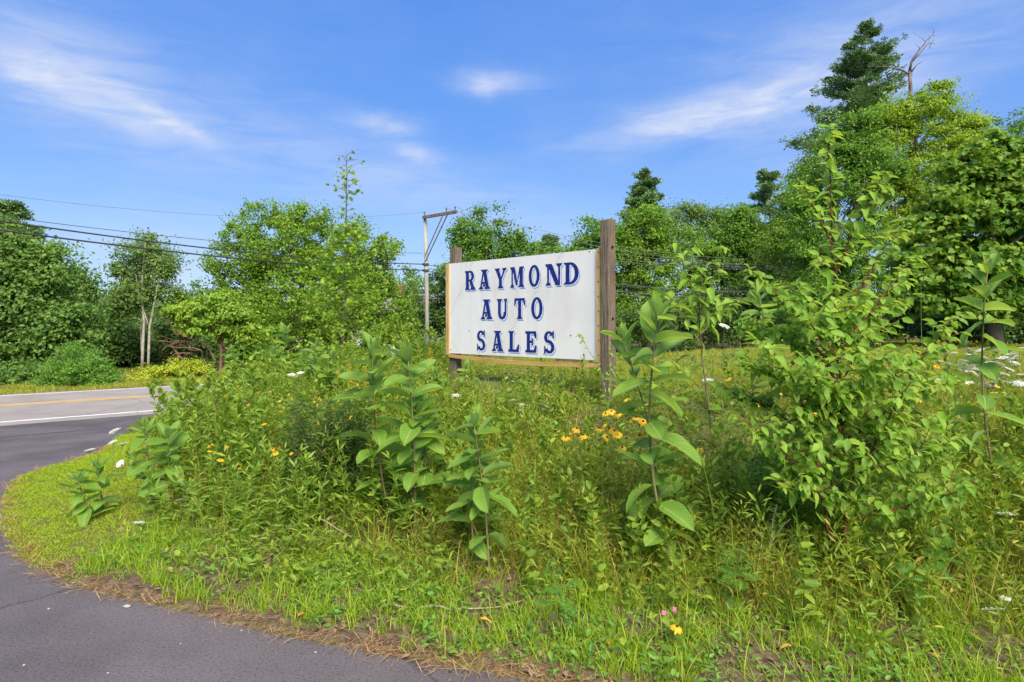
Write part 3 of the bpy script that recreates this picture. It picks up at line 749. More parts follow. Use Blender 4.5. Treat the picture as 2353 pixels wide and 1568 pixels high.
for q, (ya, yb, yc, lab) in enumerate(((575, 597, 0, 'pale wire over the woods right of the sign, topmost'), (588, 600, 0, 'pale wire over the woods right of the sign, second from top'), (594, 604, 0, 'pale wire over the woods right of the sign, third from top'),
                                   (646, 655, 0, 'thin wire in front of the woods, middle of the set'), (664, 668, 0, 'lower wire in front of the woods, second from bottom'), (671, 676, 0, 'lowest wire in front of the woods right of the sign'))):
    wire(lab, Pn(1330, ya - 6, 31), Pn(1860, yb + 12, 30), .28, .008, 'wire_pale')

# ------------------------------------------------------------------ trees
def top_of(lobes): return max(c[2] + a[2] for c, a in lobes)
def crown_points(lobes, n, r, shell=2.4, top_bias=.15):
    """clump centres spread through ellipsoid lobes (centre, radii)"""
    vol = np.array([l[1][0] * l[1][1] * l[1][2] for l in lobes]) ** .6
    which = r.choice(len(lobes), n, p=vol / vol.sum())
    d = unit(r.normal(size=(n, 3))); d[:, 2] += top_bias; d = unit(d)
    rad = r.random(n) ** (1 / shell)
    ph = r.random(3) * 6
    rad = rad * (1 + .16 * np.sin(5 * d[:, 0] + ph[0] + 3 * d[:, 2]) + .14 * np.sin(6 * d[:, 1] + ph[1]) * np.sin(7 * d[:, 2] + ph[2]))
    C = np.array([l[0] for l in lobes])[which]; A = np.array([l[1] for l in lobes])[which]
    return C + d * A * rad[:, None], d
def leaves(centres, outd, per, cr, flat, size, r, template, up=.7, droop=.15, elong=1.0):
    n = len(centres) * per
    cid = np.repeat(np.arange(len(centres)), per)
    k = cr * (.55 + .9 * r.random(len(centres)))[cid]
    g = r.normal(size=(n, 3)) * .5
    # spray: longer along its outward heading, thin across
    h = unit(outd * np.array([1, 1, .35]) + r.normal(size=outd.shape) * .35)[cid]
    along = r.normal(size=n)[:, None] * .35 * elong
    pos = centres[cid] + (g * np.array([1, 1, flat]) + h * along) * k[:, None]
    nrm = unit(np.array([0, 0, up * .75]) + outd[cid] * .35 + unit(pos - centres[cid]) * .75 + r.normal(size=(n, 3)) * .30)
    dr = unit(h * .8 + r.normal(size=(n, 3)) * .6 + np.array([0, 0, -droop]))
    X, Y, Z = frames(dr, nrm)
    sz = size * (.65 + .7 * r.random(n))
    return scatter(template[0], template[1], pos - X * sz[:, None] * .5, X, Y, Z, sz)

def limb_path(a, b, r, n=6, wig=.08, lift=.15):
    a = np.array(a, float); b = np.array(b, float); t = np.linspace(0, 1, n)[:, None]
    L = np.linalg.norm(b - a); w = r.normal(size=(3, 3)) * wig * L * .10
    return a * (1 - t) + b * t + np.array([0, 0, lift * L]) * (t * (1 - t)) + w[0] * np.sin(np.pi * t) + w[1] * .6 * np.sin(2 * np.pi * t) + w[2] * .35 * np.sin(3 * np.pi * t)

def tree(name, label, cat, px, D, lobes_px, mat, bark='bark_grey', n=600, per=40, cr=.55, flat=.55, size=.14, seed=1, trunk_r=.16, limbs=14,
         template=LEAF_DIAMOND, group=None, depth_ratio=.85, up=.7, droop=.15, trunk_px=None, shell=2.4, base_py=None, elong=1.0, forks=1):
    r = np.random.default_rng(seed)
    x0 = (px - CX) / F * D
    b = Vector((x0, D, tz(x0, D)))
    root = thing(name, label, cat, b, group)
    bn = np.array(b)
    lobes = []
    for q in lobes_px:
        lx, ly, rx, ry = q[:4]; dd = q[4] if len(q) > 4 else 0.0
        c = Pn(lx, ly, D + dd) - bn
        k = (D + dd) / F
        A = np.array([rx * k, (q[5] if len(q) > 5 else rx * depth_ratio) * k, ry * k]); lobes.append((c, np.maximum(A - np.array([.22, .22, .22 * flat]) * cr, A * .5)))
    n = int(n * .55); per = int(per * (1.6 if template is LEAF_MAPLE else 2.3)); size *= 1.0 if template is LEAF_MAPLE else .90
    C, d = crown_points(lobes, n, r, shell + .8)
    keep = C[:, 2] > .15 if top_of(lobes) > 1.5 else C[:, 2] > -.3
    C, d = C[keep], d[keep]
    V, Fs = leaves(C, d, per, cr * .80, flat, size * 1.0, r, template, up, droop, elong)
    ok = True
    cro = obj('crown', mesh_np('crown', V, Fs, mat), root)
    top = max(c[2] + a[2] for c, a in lobes)
    low = min(c[2] - a[2] * .5 for c, a in lobes)
    tm = MB()
    main = np.array([l[0] for l in lobes]).mean(0)
    tops = [np.array([main[0] * .6, main[1] * .5, top * .86])]
    if forks > 1: tops = [np.array([main[0] + (i - (forks - 1) / 2) * top * .13, main[1] * .4, top * (.9 - .05 * i)]) for i in range(forks)]
    for i, tp in enumerate(tops):
        p = limb_path((i * trunk_r * 1.2, 0, -.3), tp, r, 10, .22, 0)
        tm.tube(p, np.linspace(trunk_r, trunk_r * .18, 10), 8)
        idx = r.choice(len(C), min(limbs, len(C)), replace=False)
        for k in idx:
            tgt = C[k]; zt = np.clip(tgt[2] * (.35 + .3 * r.random()), low * .6 if low > 0 else .3, top * .8)
            f = np.clip((zt + .3) / (tp[2] + .3), .05, .95) * 9
            a0 = p[int(f)] + (p[min(int(f) + 1, 9)] - p[int(f)]) * (f - int(f))
            tm.tube(limb_path(a0, tgt, r, 6, .5, .12), np.linspace(trunk_r * .32, .012, 6), 5)
    obj('trunk', tm.mesh('trunk', [bark], True), root)
    return root

def pine(name, label, px, D, py_top, half_px, py_low, mat='needles', seed=1, group=None, whorls=16, size=.34, power=.8, skip=.25, trunk_r=.25, per=60):
    r = np.random.default_rng(seed)
    x0 = (px - CX) / F * D; b = np.array((x0, D, tz(x0, D)))
    root = thing(name, label, 'tree', tuple(b), group)
    H = CAM_Z + (HY - py_top) / F * D - b[2]; zl = CAM_Z + (HY - py_low) / F * D - b[2]; Rm = half_px / F * D
    lean = r.normal(0, .012, 2)
    tp = np.array([(lean[0] * z, lean[1] * z, z) for z in np.linspace(-.3, H, 14)])
    tm = MB().tube(tp, np.linspace(trunk_r, .02, 14), 8)
    pos, dirs, nr = [], [], []
    for w in range(whorls):
        f = (w + .5 * r.random()) / whorls; z = H - (H - zl) * f
        reach = Rm * (.10 + .95 * f ** power) * (1 if f < .8 else 1 - (f - .8) * 1.2)
        nb = 7 if f > .12 else 5
        for k in range(nb):
            if r.random() < skip * (.5 + f): continue
            az = 2 * np.pi * (k + r.random() * .9) / nb + w * .7
            L = reach * (.42 + .78 * r.random()); e = R(30 - 26 * f + r.normal() * 8)
            h = np.array([math.cos(az) * math.cos(e), math.sin(az) * math.cos(e), math.sin(e)])
            zz = z + r.normal() * .25 * (H - zl) / whorls
            a0 = np.array([lean[0] * zz, lean[1] * zz, zz]); t = np.linspace(0, 1, 6)[:, None]
            p = a0 + h * L * t + np.array([0, 0, 1]) * L * (.20 * t ** 2 - .12 * t)
            tm.tube(p, np.linspace(.045 * (.4 + f), .008, 6), 4, cap=False)
            sd = np.array([-math.sin(az), math.cos(az), 0])
            # side twigs, each ending in a flat pad of needles
            for q in range(4 + int(4 * L / Rm)):
                u = .25 + .75 * r.random(); sg = r.choice([-1, 1]); tl = L * .30 * (1.2 - u * .7) * r.random()
                c = a0 + h * (L * u) + np.array([0, 0, 1]) * (L * (.20 * u ** 2 - .12 * u)) + sd * sg * tl
                m = int(per * .22 * (.6 + r.random())); pr = .045 * L + .10 * size / .34
                pp = c + r.normal(size=(m, 3)) * pr * np.array([1.3, 1.3, .26]) + h * (r.normal(size=m) * pr * .8)[:, None]
                pos.append(pp); dirs.append(unit(h * .7 + sd * sg * .5 + r.normal(size=(m, 3)) * .4 + np.array([0, 0, .3]))); nr.append(unit(np.array([0, 0, 1]) + r.normal(size=(m, 3)) * .5))
    pos = np.concatenate(pos); dirs = np.concatenate(dirs); nr = np.concatenate(nr)
    X, Y, Z = frames(dirs, nr)
    V, Fs = scatter(NEEDLE_FAN[0], NEEDLE_FAN[1], pos, X, Y, Z, size * (.6 + .7 * r.random(len(pos))))
    obj('crown', mesh_np('crown', V, Fs, mat), root)
    obj('trunk', tm.mesh('trunk', ['bark_grey'], True), root)
    return root

GT = 'trees across the road'
# left side, across the road
tree('maple_tree', 'large dense green maple at the far left, reaching out of frame', 'tree', 60, 23, [(10, 700, 120, 140), (95, 690, 85, 100), (150, 775, 75, 95), (50, 600, 85, 70), (-60, 640, 120, 160), (40, 820, 130, 70), (175, 850, 50, 40), (-20, 560, 60, 50), (110, 590, 34, 44)],
     'leaf_cool', n=900, per=46, cr=.62, size=.16, seed=11, trunk_r=.24, group=GT)
pine('pine_tree', 'pine top showing above the large maple at far left', 35, 30, 478, 90, 640, 'needles', seed=5, group=GT, whorls=8, size=.24, per=90)
tree('round_shrub', 'rounded bright green shrub on the far road verge', 'shrub', 178, 20.6, [(178, 862, 82, 62), (140, 872, 55, 45), (215, 872, 52, 46), (178, 882, 88, 30)], 'leaf_shrub', n=420, per=46, cr=.26, size=.075, seed=12, trunk_r=.03, limbs=16, group='shrubs by the far verge', up=.5, droop=-.6)
birch = tree('birch_tree', 'slender birch with two pale trunks across the road', 'tree', 332, 25.6, [(335, 578, 66, 44), (298, 625, 46, 40), (375, 620, 46, 50), (318, 675, 60, 36), (385, 690, 44, 40), (285, 700, 40, 34)],
     'leaf_birch', 'bark_birch', n=330, per=34, cr=.5, size=.12, seed=13, trunk_r=.02, limbs=3, group=GT)
bo = np.array(birch.location); mb = MB()
bp_ = lambda x, y: Pn(x, y, 25.2) - bo
mb.tube([bp_(326, 872), bp_(328, 800), bp_(331, 740), bp_(326, 680), bp_(328, 620), bp_(334, 560)], [.065, .06, .05, .04, .03, .014], 7)
mb.tube([bp_(340, 872), bp_(342, 800), bp_(344, 750), bp_(356, 690), bp_(365, 640), bp_(368, 590)], [.06, .055, .045, .036, .028, .012], 7)
mb.tube([bp_(344, 755), bp_(332, 720), bp_(318, 670), bp_(312, 630)], [.035, .03, .02, .01], 6)
obj('trunk', mb.mesh('trunk', ['bark_birch'], True), birch)
tree('maple_tree', 'dark tapering tree behind the birch and the left maple', 'tree', 215, 36, [(185, 690, 50, 60), (205, 760, 70, 90), (250, 810, 80, 80), (160, 640, 26, 40)], 'leaf_cool', n=420, per=42, cr=.75, size=.2, seed=14, trunk_r=.2, group=GT)
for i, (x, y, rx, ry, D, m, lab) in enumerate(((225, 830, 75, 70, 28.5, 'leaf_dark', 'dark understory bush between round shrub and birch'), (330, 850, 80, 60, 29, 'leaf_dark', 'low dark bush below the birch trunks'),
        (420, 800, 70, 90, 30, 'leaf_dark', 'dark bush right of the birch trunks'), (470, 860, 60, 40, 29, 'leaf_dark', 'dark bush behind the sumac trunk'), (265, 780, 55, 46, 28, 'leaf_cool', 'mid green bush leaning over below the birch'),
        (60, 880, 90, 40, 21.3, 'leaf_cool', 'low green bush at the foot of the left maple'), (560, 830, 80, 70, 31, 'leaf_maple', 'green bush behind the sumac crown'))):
    tree('verge_bush', lab, 'bush', x, D, [(x, y, rx, ry), (x - rx * .4, y + ry * .35, rx * .6, ry * .6), (x + rx * .45, y + ry * .3, rx * .55, ry * .65)], m, n=240, per=38, cr=.5, size=.16, seed=30 + i, trunk_r=.05, limbs=6, group='bushes under the trees across the road')
for i, (x, y, rx, ry, D, lab) in enumerate(((345, 868, 26, 24, 22.5, 'small yellow-green shrub on the far verge, left of the pair'), (398, 858, 34, 26, 22.8, 'yellow-green shrub on the far verge near the sumac'), (310, 882, 18, 12, 22, 'tiny yellow-green shrub beside the round shrub'), (440, 850, 30, 22, 23.4, 'small yellow-green shrub under the sumac branches'))):
    tree('verge_shrub', lab, 'shrub', x, D, [(x, y, rx, ry)], 'leaf_yellow', n=60, per=40, cr=.26, size=.09, seed=45 + i, trunk_r=.02, limbs=5, group='yellow-green shrubs on the far verge')
sumac = tree('sumac_tree', 'small spreading sumac with umbrella-shaped crown and brown trunk', 'tree', 505, 25.5, [(420, 712, 48, 30), (480, 705, 60, 28), (545, 718, 55, 28), (465, 750, 70, 24), (550, 755, 48, 24), (410, 745, 40, 22), (590, 770, 40, 26), (500, 685, 30, 14)],
     'leaf_sumac', 'bark_brown', n=190, per=42, cr=.45, flat=.4, size=.15, seed=16, trunk_r=.10, limbs=16, group=GT, droop=.6)
# dead branches left of the sumac
r_ = np.random.default_rng(3); mb = MB()
for (x0, y0, x1, y1) in ((500, 850, 378, 792), (495, 830, 395, 770), (470, 840, 372, 805), (480, 845, 400, 850), (470, 800, 365, 782), (490, 860, 405, 880), (440, 812, 380, 830), (430, 805, 420, 770)):
    a, b = Pn(x0, y0, 25.2), Pn(x1, y1, 24.6)
    mb.tube(limb_path(a, b, r_, 9, 1.2, .22), np.linspace(.05, .012, 9), 5)
    for q in range(3):
        s_ = a + (b - a) * (.4 + .2 * q); mb.tube(limb_path(s_, s_ + r_.normal(size=3) * .5 + np.array([-.5, 0, .1]), r_, 5, .8), np.linspace(.022, .006, 5), 4)
bz = Pn(500, 850, 25.2); me = mb.mesh('dead_branches', ['bark_brown'], True)
tag(obj('dead_branch', me), 'tangle of bare brown branches hanging left of the sumac trunk', 'dead branches')
mb = MB(); mb.tube(limb_path(Pn(425, 868, 23.5), Pn(452, 886, 23.2), r_, 7, .4, .2), np.linspace(.05, .09, 7), 6); mb.tube(limb_path(Pn(436, 878, 23.4), Pn(418, 885, 23.4), r_, 5, .4, .2), np.linspace(.04, .02, 5), 5)
tag(obj('fallen_log', mb.mesh('log', ['bark_dead'], True)), 'pale fallen log lying on the far road verge', 'log')

# big maple with upright shoots, centre left
sh_ = [(650, 560, 140, 95), (780, 590, 120, 85), (700, 690, 190, 110), (560, 640, 90, 90), (850, 660, 85, 80), (880, 720, 70, 70), (640, 760, 160, 70), (820, 770, 110, 50), (545, 720, 60, 60)]
for (x, y, w, h) in ((520, 560, 16, 45), (560, 520, 16, 50), (600, 500, 18, 48), (640, 495, 18, 46), (690, 500, 18, 46), (735, 500, 18, 44), (780, 530, 18, 45), (830, 545, 18, 44), (870, 565, 16, 40), (905, 590, 16, 36), (490, 600, 18, 34), (925, 600, 12, 22)):
    sh_.append((x, y, w, h, -1.0 + 2 * ((x * 7) % 5) / 5, w))
tree('maple_tree', 'broad bright green maple with upright shoots, centre left behind the wires', 'tree', 690, 36, sh_, 'leaf_maple_bright', n=1250, per=46, cr=.6, flat=.75, size=.17, seed=17, trunk_r=.25, limbs=22, group=GT, droop=-.3)
tree('maple_tree', 'open-crowned green maple behind the left end of the sign', 'tree', 1110, 38, [(1085, 545, 45, 55), (1140, 560, 55, 45), (1060, 600, 50, 55), (1180, 600, 60, 50), (1120, 640, 95, 65), (1100, 495, 14, 36, 0, 14), (1145, 510, 14, 36, 0, 14), (1060, 515, 13, 30, 0, 13), (1195, 555, 18, 26, 0, 18), (1225, 600, 30, 40)],
     'leaf_maple', n=430, per=38, cr=.6, flat=.7, size=.17, seed=18, trunk_r=.22, limbs=14, group=GT, droop=-.2)
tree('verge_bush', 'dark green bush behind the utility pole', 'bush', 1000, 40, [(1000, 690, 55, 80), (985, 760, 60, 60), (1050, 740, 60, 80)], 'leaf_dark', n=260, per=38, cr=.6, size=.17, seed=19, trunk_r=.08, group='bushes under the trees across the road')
tree('verge_bush', 'pale hazy bush in the gap left of the utility pole', 'bush', 945, 48, [(940, 690, 40, 50), (960, 740, 50, 50), (900, 760, 50, 40)], 'leaf_birch', n=150, per=36, cr=.8, size=.2, seed=20, trunk_r=.08, group='bushes under the trees across the road')
GW = 'woods behind the sign'; GR0 = 'trees on the right'
pine('pine_tree', 'small far pine tip above the top edge of the sign', 1262, 62, 548, 45, 660, 'needles_grey', seed=21, group=GW, whorls=8, size=.4, per=70)
tree('wood_tree', 'round-topped green tree behind the top right of the sign', 'tree', 1370, 44, [(1380, 545, 66, 46), (1340, 580, 50, 44), (1410, 600, 95, 95), (1330, 640, 80, 70), (1430, 700, 90, 90), (1290, 620, 50, 50)], 'leaf_maple', n=480, per=38, cr=.75, size=.2, seed=22, trunk_r=.22, group=GW)
pine('pine_tree', 'dark pine with narrow tip right of the tall sign post', 1478, 47, 412, 85, 600, 'needles', seed=23, group=GW, whorls=10, size=.30, per=100)
tree('wood_tree', 'tall leafy tree just right of the tall sign post', 'tree', 1485, 43, [(1490, 510, 62, 48), (1455, 560, 60, 50), (1520, 570, 55, 60), (1480, 650, 90, 90), (1500, 740, 100, 50), (1420, 740, 80, 50)], 'leaf_maple_bright', n=560, per=38, cr=.7, size=.19, seed=24, trunk_r=.22, group=GW)
tree('wood_tree', 'sparse grey-green tree with thin crown in the gap of the woods', 'tree', 1590, 50, [(1555, 505, 50, 32), (1610, 498, 46, 30), (1650, 512, 42, 32), (1590, 550, 75, 36), (1690, 520, 36, 34)], 'leaf_birch', n=240, per=32, cr=.75, size=.2, seed=25, trunk_r=.16, limbs=14, group=GW)
tree('wood_tree', 'mid green tree beneath the sparse one, centre of the woods', 'tree', 1610, 46, [(1590, 590, 80, 62), (1660, 570, 60, 55), (1560, 660, 80, 70), (1650, 680, 90, 90), (1600, 750, 110, 45), (1715, 590, 60, 75)], 'leaf_maple', n=480, per=38, cr=.75, size=.2, seed=26, trunk_r=.2, group=GW)
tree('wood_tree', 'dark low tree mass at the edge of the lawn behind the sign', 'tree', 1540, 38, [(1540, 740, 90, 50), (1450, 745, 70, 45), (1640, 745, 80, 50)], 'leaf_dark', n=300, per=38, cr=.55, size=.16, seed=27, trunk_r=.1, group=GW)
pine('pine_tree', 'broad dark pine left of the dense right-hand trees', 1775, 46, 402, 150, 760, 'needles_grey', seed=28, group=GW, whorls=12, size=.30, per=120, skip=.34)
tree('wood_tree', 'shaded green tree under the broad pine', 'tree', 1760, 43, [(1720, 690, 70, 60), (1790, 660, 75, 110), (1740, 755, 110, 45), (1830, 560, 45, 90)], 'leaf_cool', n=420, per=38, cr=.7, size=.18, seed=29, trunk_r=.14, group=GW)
tree('wood_tree', 'leafy tree rising between the broad pine and its left neighbour', 'tree', 1715, 45, [(1700, 520, 55, 50), (1735, 560, 60, 60), (1680, 600, 60, 60), (1745, 640, 70, 70)], 'leaf_maple', n=330, per=38, cr=.75, size=.2, seed=71, trunk_r=.2, group=GW)
tree('wood_tree', 'bright leafy tree between the broad pine and the vine-covered tree', 'tree', 1825, 36, [(1830, 470, 45, 50), (1850, 430, 34, 36), (1815, 550, 55, 70), (1850, 620, 60, 90), (1810, 700, 60, 60)], 'leaf_maple_bright', n=380, per=40, cr=.6, size=.17, seed=72, trunk_r=.18, group=GR0)
# right-hand group
GR = 'trees on the right'
pine('pine_tree', 'tall white pine rising highest on the right', 1990, 46, 85, 150, 480, 'needles', seed=51, group=GR, whorls=13, size=.30, per=120, trunk_r=.3, skip=.36, power=.55)
r_ = np.random.default_rng(8); mb = MB(); D = 35
sb = Pn(2092, 745, D); sb[2] = tz(sb[0], D)
def sp(x, y): return Pn(x, y, D) - sb
mb.tube([np.array([0, 0, -.2]), sp(2088, 520), sp(2094, 300), sp(2092, 200), sp(2090, 165)], [.24, .20, .12, .10, .075], 9)
mb.tube([sp(2090, 165), sp(2095, 140), sp(2110, 118), sp(2128, 95), sp(2155, 68)], [.075, .06, .042, .028, .008], 7)
mb.tube([sp(2096, 142), sp(2112, 125), sp(2126, 108), sp(2147, 92)], [.045, .036, .025, .008], 6)
mb.tube([sp(2092, 172), sp(2070, 160), sp(2040, 154), sp(2003, 152)], [.06, .042, .025, .008], 6)
mb.tube([sp(2094, 165), sp(2106, 150), sp(2112, 145)], [.05, .03, .012], 5)
mb.tube([sp(2126, 96), sp(2118, 88), sp(2098, 75)], [.02, .012, .006], 4); mb.tube([sp(2135, 112), sp(2140, 100), sp(2147, 92)], [.02, .012, .006], 4)
for (x0, y0, x1, y1) in ((2040, 154, 2022, 140), (2060, 158, 2050, 172), (2020, 153, 2008, 163), (2112, 116, 2100, 104), (2120, 104, 2132, 80), (2140, 82, 2150, 84), (2136, 100, 2150, 104), (2098, 240, 2116, 222), (2090, 215, 2076, 200), (2110, 146, 2122, 140), (2145, 76, 2143, 64)):
    mb.tube(limb_path(sp(x0, y0), sp(x1, y1), r_, 5, 1.2, .1), np.linspace(.018, .005, 5), 4)
sn = thing('dead_snag', 'bare grey dead tree with forked top above the right trees', 'dead tree', tuple(sb), GR); obj('trunk', mb.mesh('snag', ['bark_dead'], True), sn)
tree('locust_tree', 'yellow-green feathery locust in front of the dead snag', 'tree', 2075, 31, [(2090, 260, 80, 44), (2150, 230, 50, 36), (2195, 280, 60, 40), (2030, 300, 66, 44), (2110, 335, 90, 46), (2000, 360, 60, 40), (2200, 350, 70, 44), (2070, 430, 95, 60), (2160, 430, 90, 60), (2060, 255, 34, 24), (2155, 200, 28, 18), (2080, 520, 90, 70), (2225, 300, 40, 30)],
     'leaf_locust', 'bark_brown', n=620, per=52, cr=.62, flat=.42, size=.14, seed=52, trunk_r=.26, limbs=18, group=GR, droop=.4)
tree('dense_tree', 'dense dark green vine-covered tree left of the locust', 'tree', 1930, 28, [(1920, 335, 60, 50), (1970, 310, 60, 60), (2010, 390, 70, 70), (1890, 420, 70, 80), (1960, 450, 90, 100), (1860, 520, 60, 80), (1900, 600, 95, 100), (1980, 620, 90, 110), (1890, 710, 90, 70), (2010, 730, 90, 60), (1840, 470, 34, 55)],
     'leaf_maple', n=900, per=50, cr=.5, size=.13, seed=53, trunk_r=.24, group=GR)
tree('wood_tree', 'grey-green tree top left of the vine-covered tree', 'tree', 1895, 38, [(1900, 275, 26, 18), (1880, 320, 28, 26), (1850, 375, 26, 26), (1870, 420, 40, 60)], 'needles_grey', n=120, per=40, cr=.55, size=.16, seed=54, trunk_r=.14, group=GR)
tree('maple_tree', 'broad layered maple at the right edge with pointed leaves', 'tree', 2300, 19.5, [(2250, 400, 95, 60), (2330, 370, 90, 60), (2190, 500, 100, 65), (2300, 500, 120, 75), (2140, 600, 90, 65), (2240, 620, 130, 75), (2360, 600, 100, 80), (2180, 690, 90, 45), (2300, 700, 120, 45), (2420, 480, 120, 120), (2100, 660, 50, 40), (2290, 330, 40, 25)],
     'leaf_right', n=1350, per=22, cr=.48, flat=.32, size=.17, seed=55, trunk_r=.2, limbs=16, template=LEAF_MAPLE, group=GR, droop=.35, up=.9)
tree('wood_tree', 'far tree tops at the right edge above the maple', 'tree', 2310, 48, [(2280, 300, 40, 26), (2350, 290, 50, 36), (2400, 300, 60, 50), (2330, 370, 110, 70), (2260, 400, 80, 80)], 'leaf_cool', n=330, per=36, cr=.75, size=.2, seed=56, trunk_r=.2, group=GR)
for i, (x, y, rx, ry, D, m, lab) in enumerate(((2080, 720, 70, 50, 24, 'leaf_dark', 'dark bush at the lawn edge under the locust'), (1960, 745, 80, 34, 25, 'leaf_maple', 'green bush at the foot of the vine-covered tree'), (2200, 750, 90, 34, 22.5, 'leaf_dark', 'dark bush under the layered maple'), (1830, 752, 70, 30, 30, 'leaf_maple_bright', 'bright bush on the lawn edge under the broad pine'), (2380, 750, 90, 40, 24, 'leaf_dark', 'dark bush at the right edge of the lawn'))):
    tree('lawn_bush', lab, 'bush', x, D, [(x, y, rx, ry), (x - rx * .5, y + ry * .3, rx * .6, ry * .7), (x + rx * .5, y + ry * .2, rx * .6, ry * .7)], m, n=240, per=36, cr=.38, size=.13, seed=60 + i, trunk_r=.04, limbs=6, group='bushes along the lawn edge')
# ------------------------------------------------------------------ grey house glimpsed through the trees, boulder
hb = P(915, 790, 52); hb.z = tz(hb.x, 52)
house = thing('house', 'grey house with shingled roof glimpsed between the maple and utility pole', 'house', hb, rz=R(-18))
obj('wall', MB().box((-4.5, 0, 0), (3.5, 6, 2.5)).mesh('wall', ['house_wall']), house)
rf = MB(); rf.add([(-4.9, -.4, 2.4), (3.9, -.4, 2.4), (3.9, 6.4, 2.4), (-4.9, 6.4, 2.4), (-4.9, 3, 4.5), (3.9, 3, 4.5)], [np.array([(0, 1, 5, 4), (2, 3, 4, 5)]), np.array([(0, 4, 3), (1, 2, 5)]), np.array([(0, 3, 2, 1)])])
ro = obj('roof', rf.mesh('roof', ['house_roof']), house)
obj('chimney', MB().box((-1.5, 2.2, 3.6), (-.8, 2.9, 5.3)).mesh('chimney', ['brick']), ro)
for x in (-3.2, .9): 
    wn = obj('window', MB().box((x, -.05, 1.0), (x + 1.1, -.003, 2.1)).mesh('window', ['house_trim']), house)
    obj('pane', MB().box((x + .1, -.058, 1.1), (x + 1.0, -.053, 2.0)).mesh('pane', ['glass']), wn)
obj('door', MB().box((-1.2, -.05, 0), (-.3, -.003, 2.0)).mesh('door', ['house_trim']), house)
bb = G(908, 832); rr = np.random.default_rng(4)
u, v = np.meshgrid(np.linspace(0, 2 * np.pi, 17)[:-1], np.linspace(0, np.pi, 10)); k = bb.y / F
bv = np.stack([np.cos(u) * np.sin(v) * 24 * k, np.sin(u) * np.sin(v) * 18 * k, np.cos(v) * 36 * k], -1); bv *= (1 + .05 * np.sin(3 * u + 2 * v))[..., None]
bf = [(i * 16 + j, i * 16 + (j + 1) % 16, (i + 1) * 16 + (j + 1) % 16, (i + 1) * 16 + j) for i in range(9) for j in range(16)]
tag(obj('boulder', MB().add(bv.reshape(-1, 3), np.array(bf)).mesh('boulder', ['boulder'], True), loc=bb), 'pale rounded boulder peeping out behind the milkweed left of the sign', 'boulder')

# ------------------------------------------------------------------ young maple sapling
def sapling():
    r = np.random.default_rng(77); D = 13.0
    b = P(785, 800, D); b.z = tz(b.x, D); bn = np.array(b)
    root = thing('maple_sapling', 'tall thin maple sapling with sparse leaves at its top, left of the pole', 'sapling', b)
    top = Pn(797, 343, D) - bn
    p = np.array([(0, 0, -.1), (.03, 0, 1.0), (.05, .02, 2.0), (.09, 0, 3.0), (.10, 0, 3.8), tuple(top)]); 
    tt = np.linspace(0, 1, 30); P_ = np.stack([np.interp(tt, np.linspace(0, 1, 6), p[:, i]) for i in range(3)], 1)
    tm = MB().tube(P_, np.linspace(.035, .004, 30), 7)
    pos, d, n_ = [], [], []
    H = top[2]
    k = D / F
    for q in range(74):
        f = .16 + .82 * (q / 74); z = f * H; a0 = np.array([np.interp(f, tt, P_[:, i]) for i in range(3)])
        py = HY - (z + bn[2] - CAM_Z) / k
        w = np.interp(py, [345, 380, 420, 450, 470, 500, 530, 560, 620, 700, 770, 830], [8, 34, 28, 38, 6, 26, 8, 38, 70, 92, 88, 50]) * k
        az = q * 2.4; L = w * (.7 + .5 * r.random())
        h = np.array([math.cos(az), math.sin(az), .35]); e = a0 + h * L
        tm.tube(limb_path(a0, e, r, 5, .3, .1), np.linspace(.007, .002, 5), 4, cap=False)
        dens = 3 if py < 400 else (9 if py < 470 else (4 if py < 540 else 34))
        m = max(2, int(dens * (.4 + L / .5)))
        u = .25 + .8 * r.random(m)
        pos.append(a0 + h * (L * u)[:, None] + r.normal(size=(m, 3)) * np.array([.10, .10, .035]) * (1 if py > 540 else .5)); d.append(unit(h + r.normal(size=(m, 3)) * .7 + np.array([0, 0, -.4]))); n_.append(unit(np.array([0, 0, 1]) + r.normal(size=(m, 3)) * .35))
    pos = np.concatenate(pos); X, Y, Z = frames(np.concatenate(d), np.concatenate(n_))
    V, Fs = scatter(LEAF_MAPLE[0], LEAF_MAPLE[1], pos, X, Y, Z, .085 * (.6 + .7 * r.random(len(pos))))
    obj('crown', mesh_np('crown', V, Fs, 'leaf_sumac'), root); obj('trunk', tm.mesh('trunk', ['bark_grey'], True), root)
sapling()

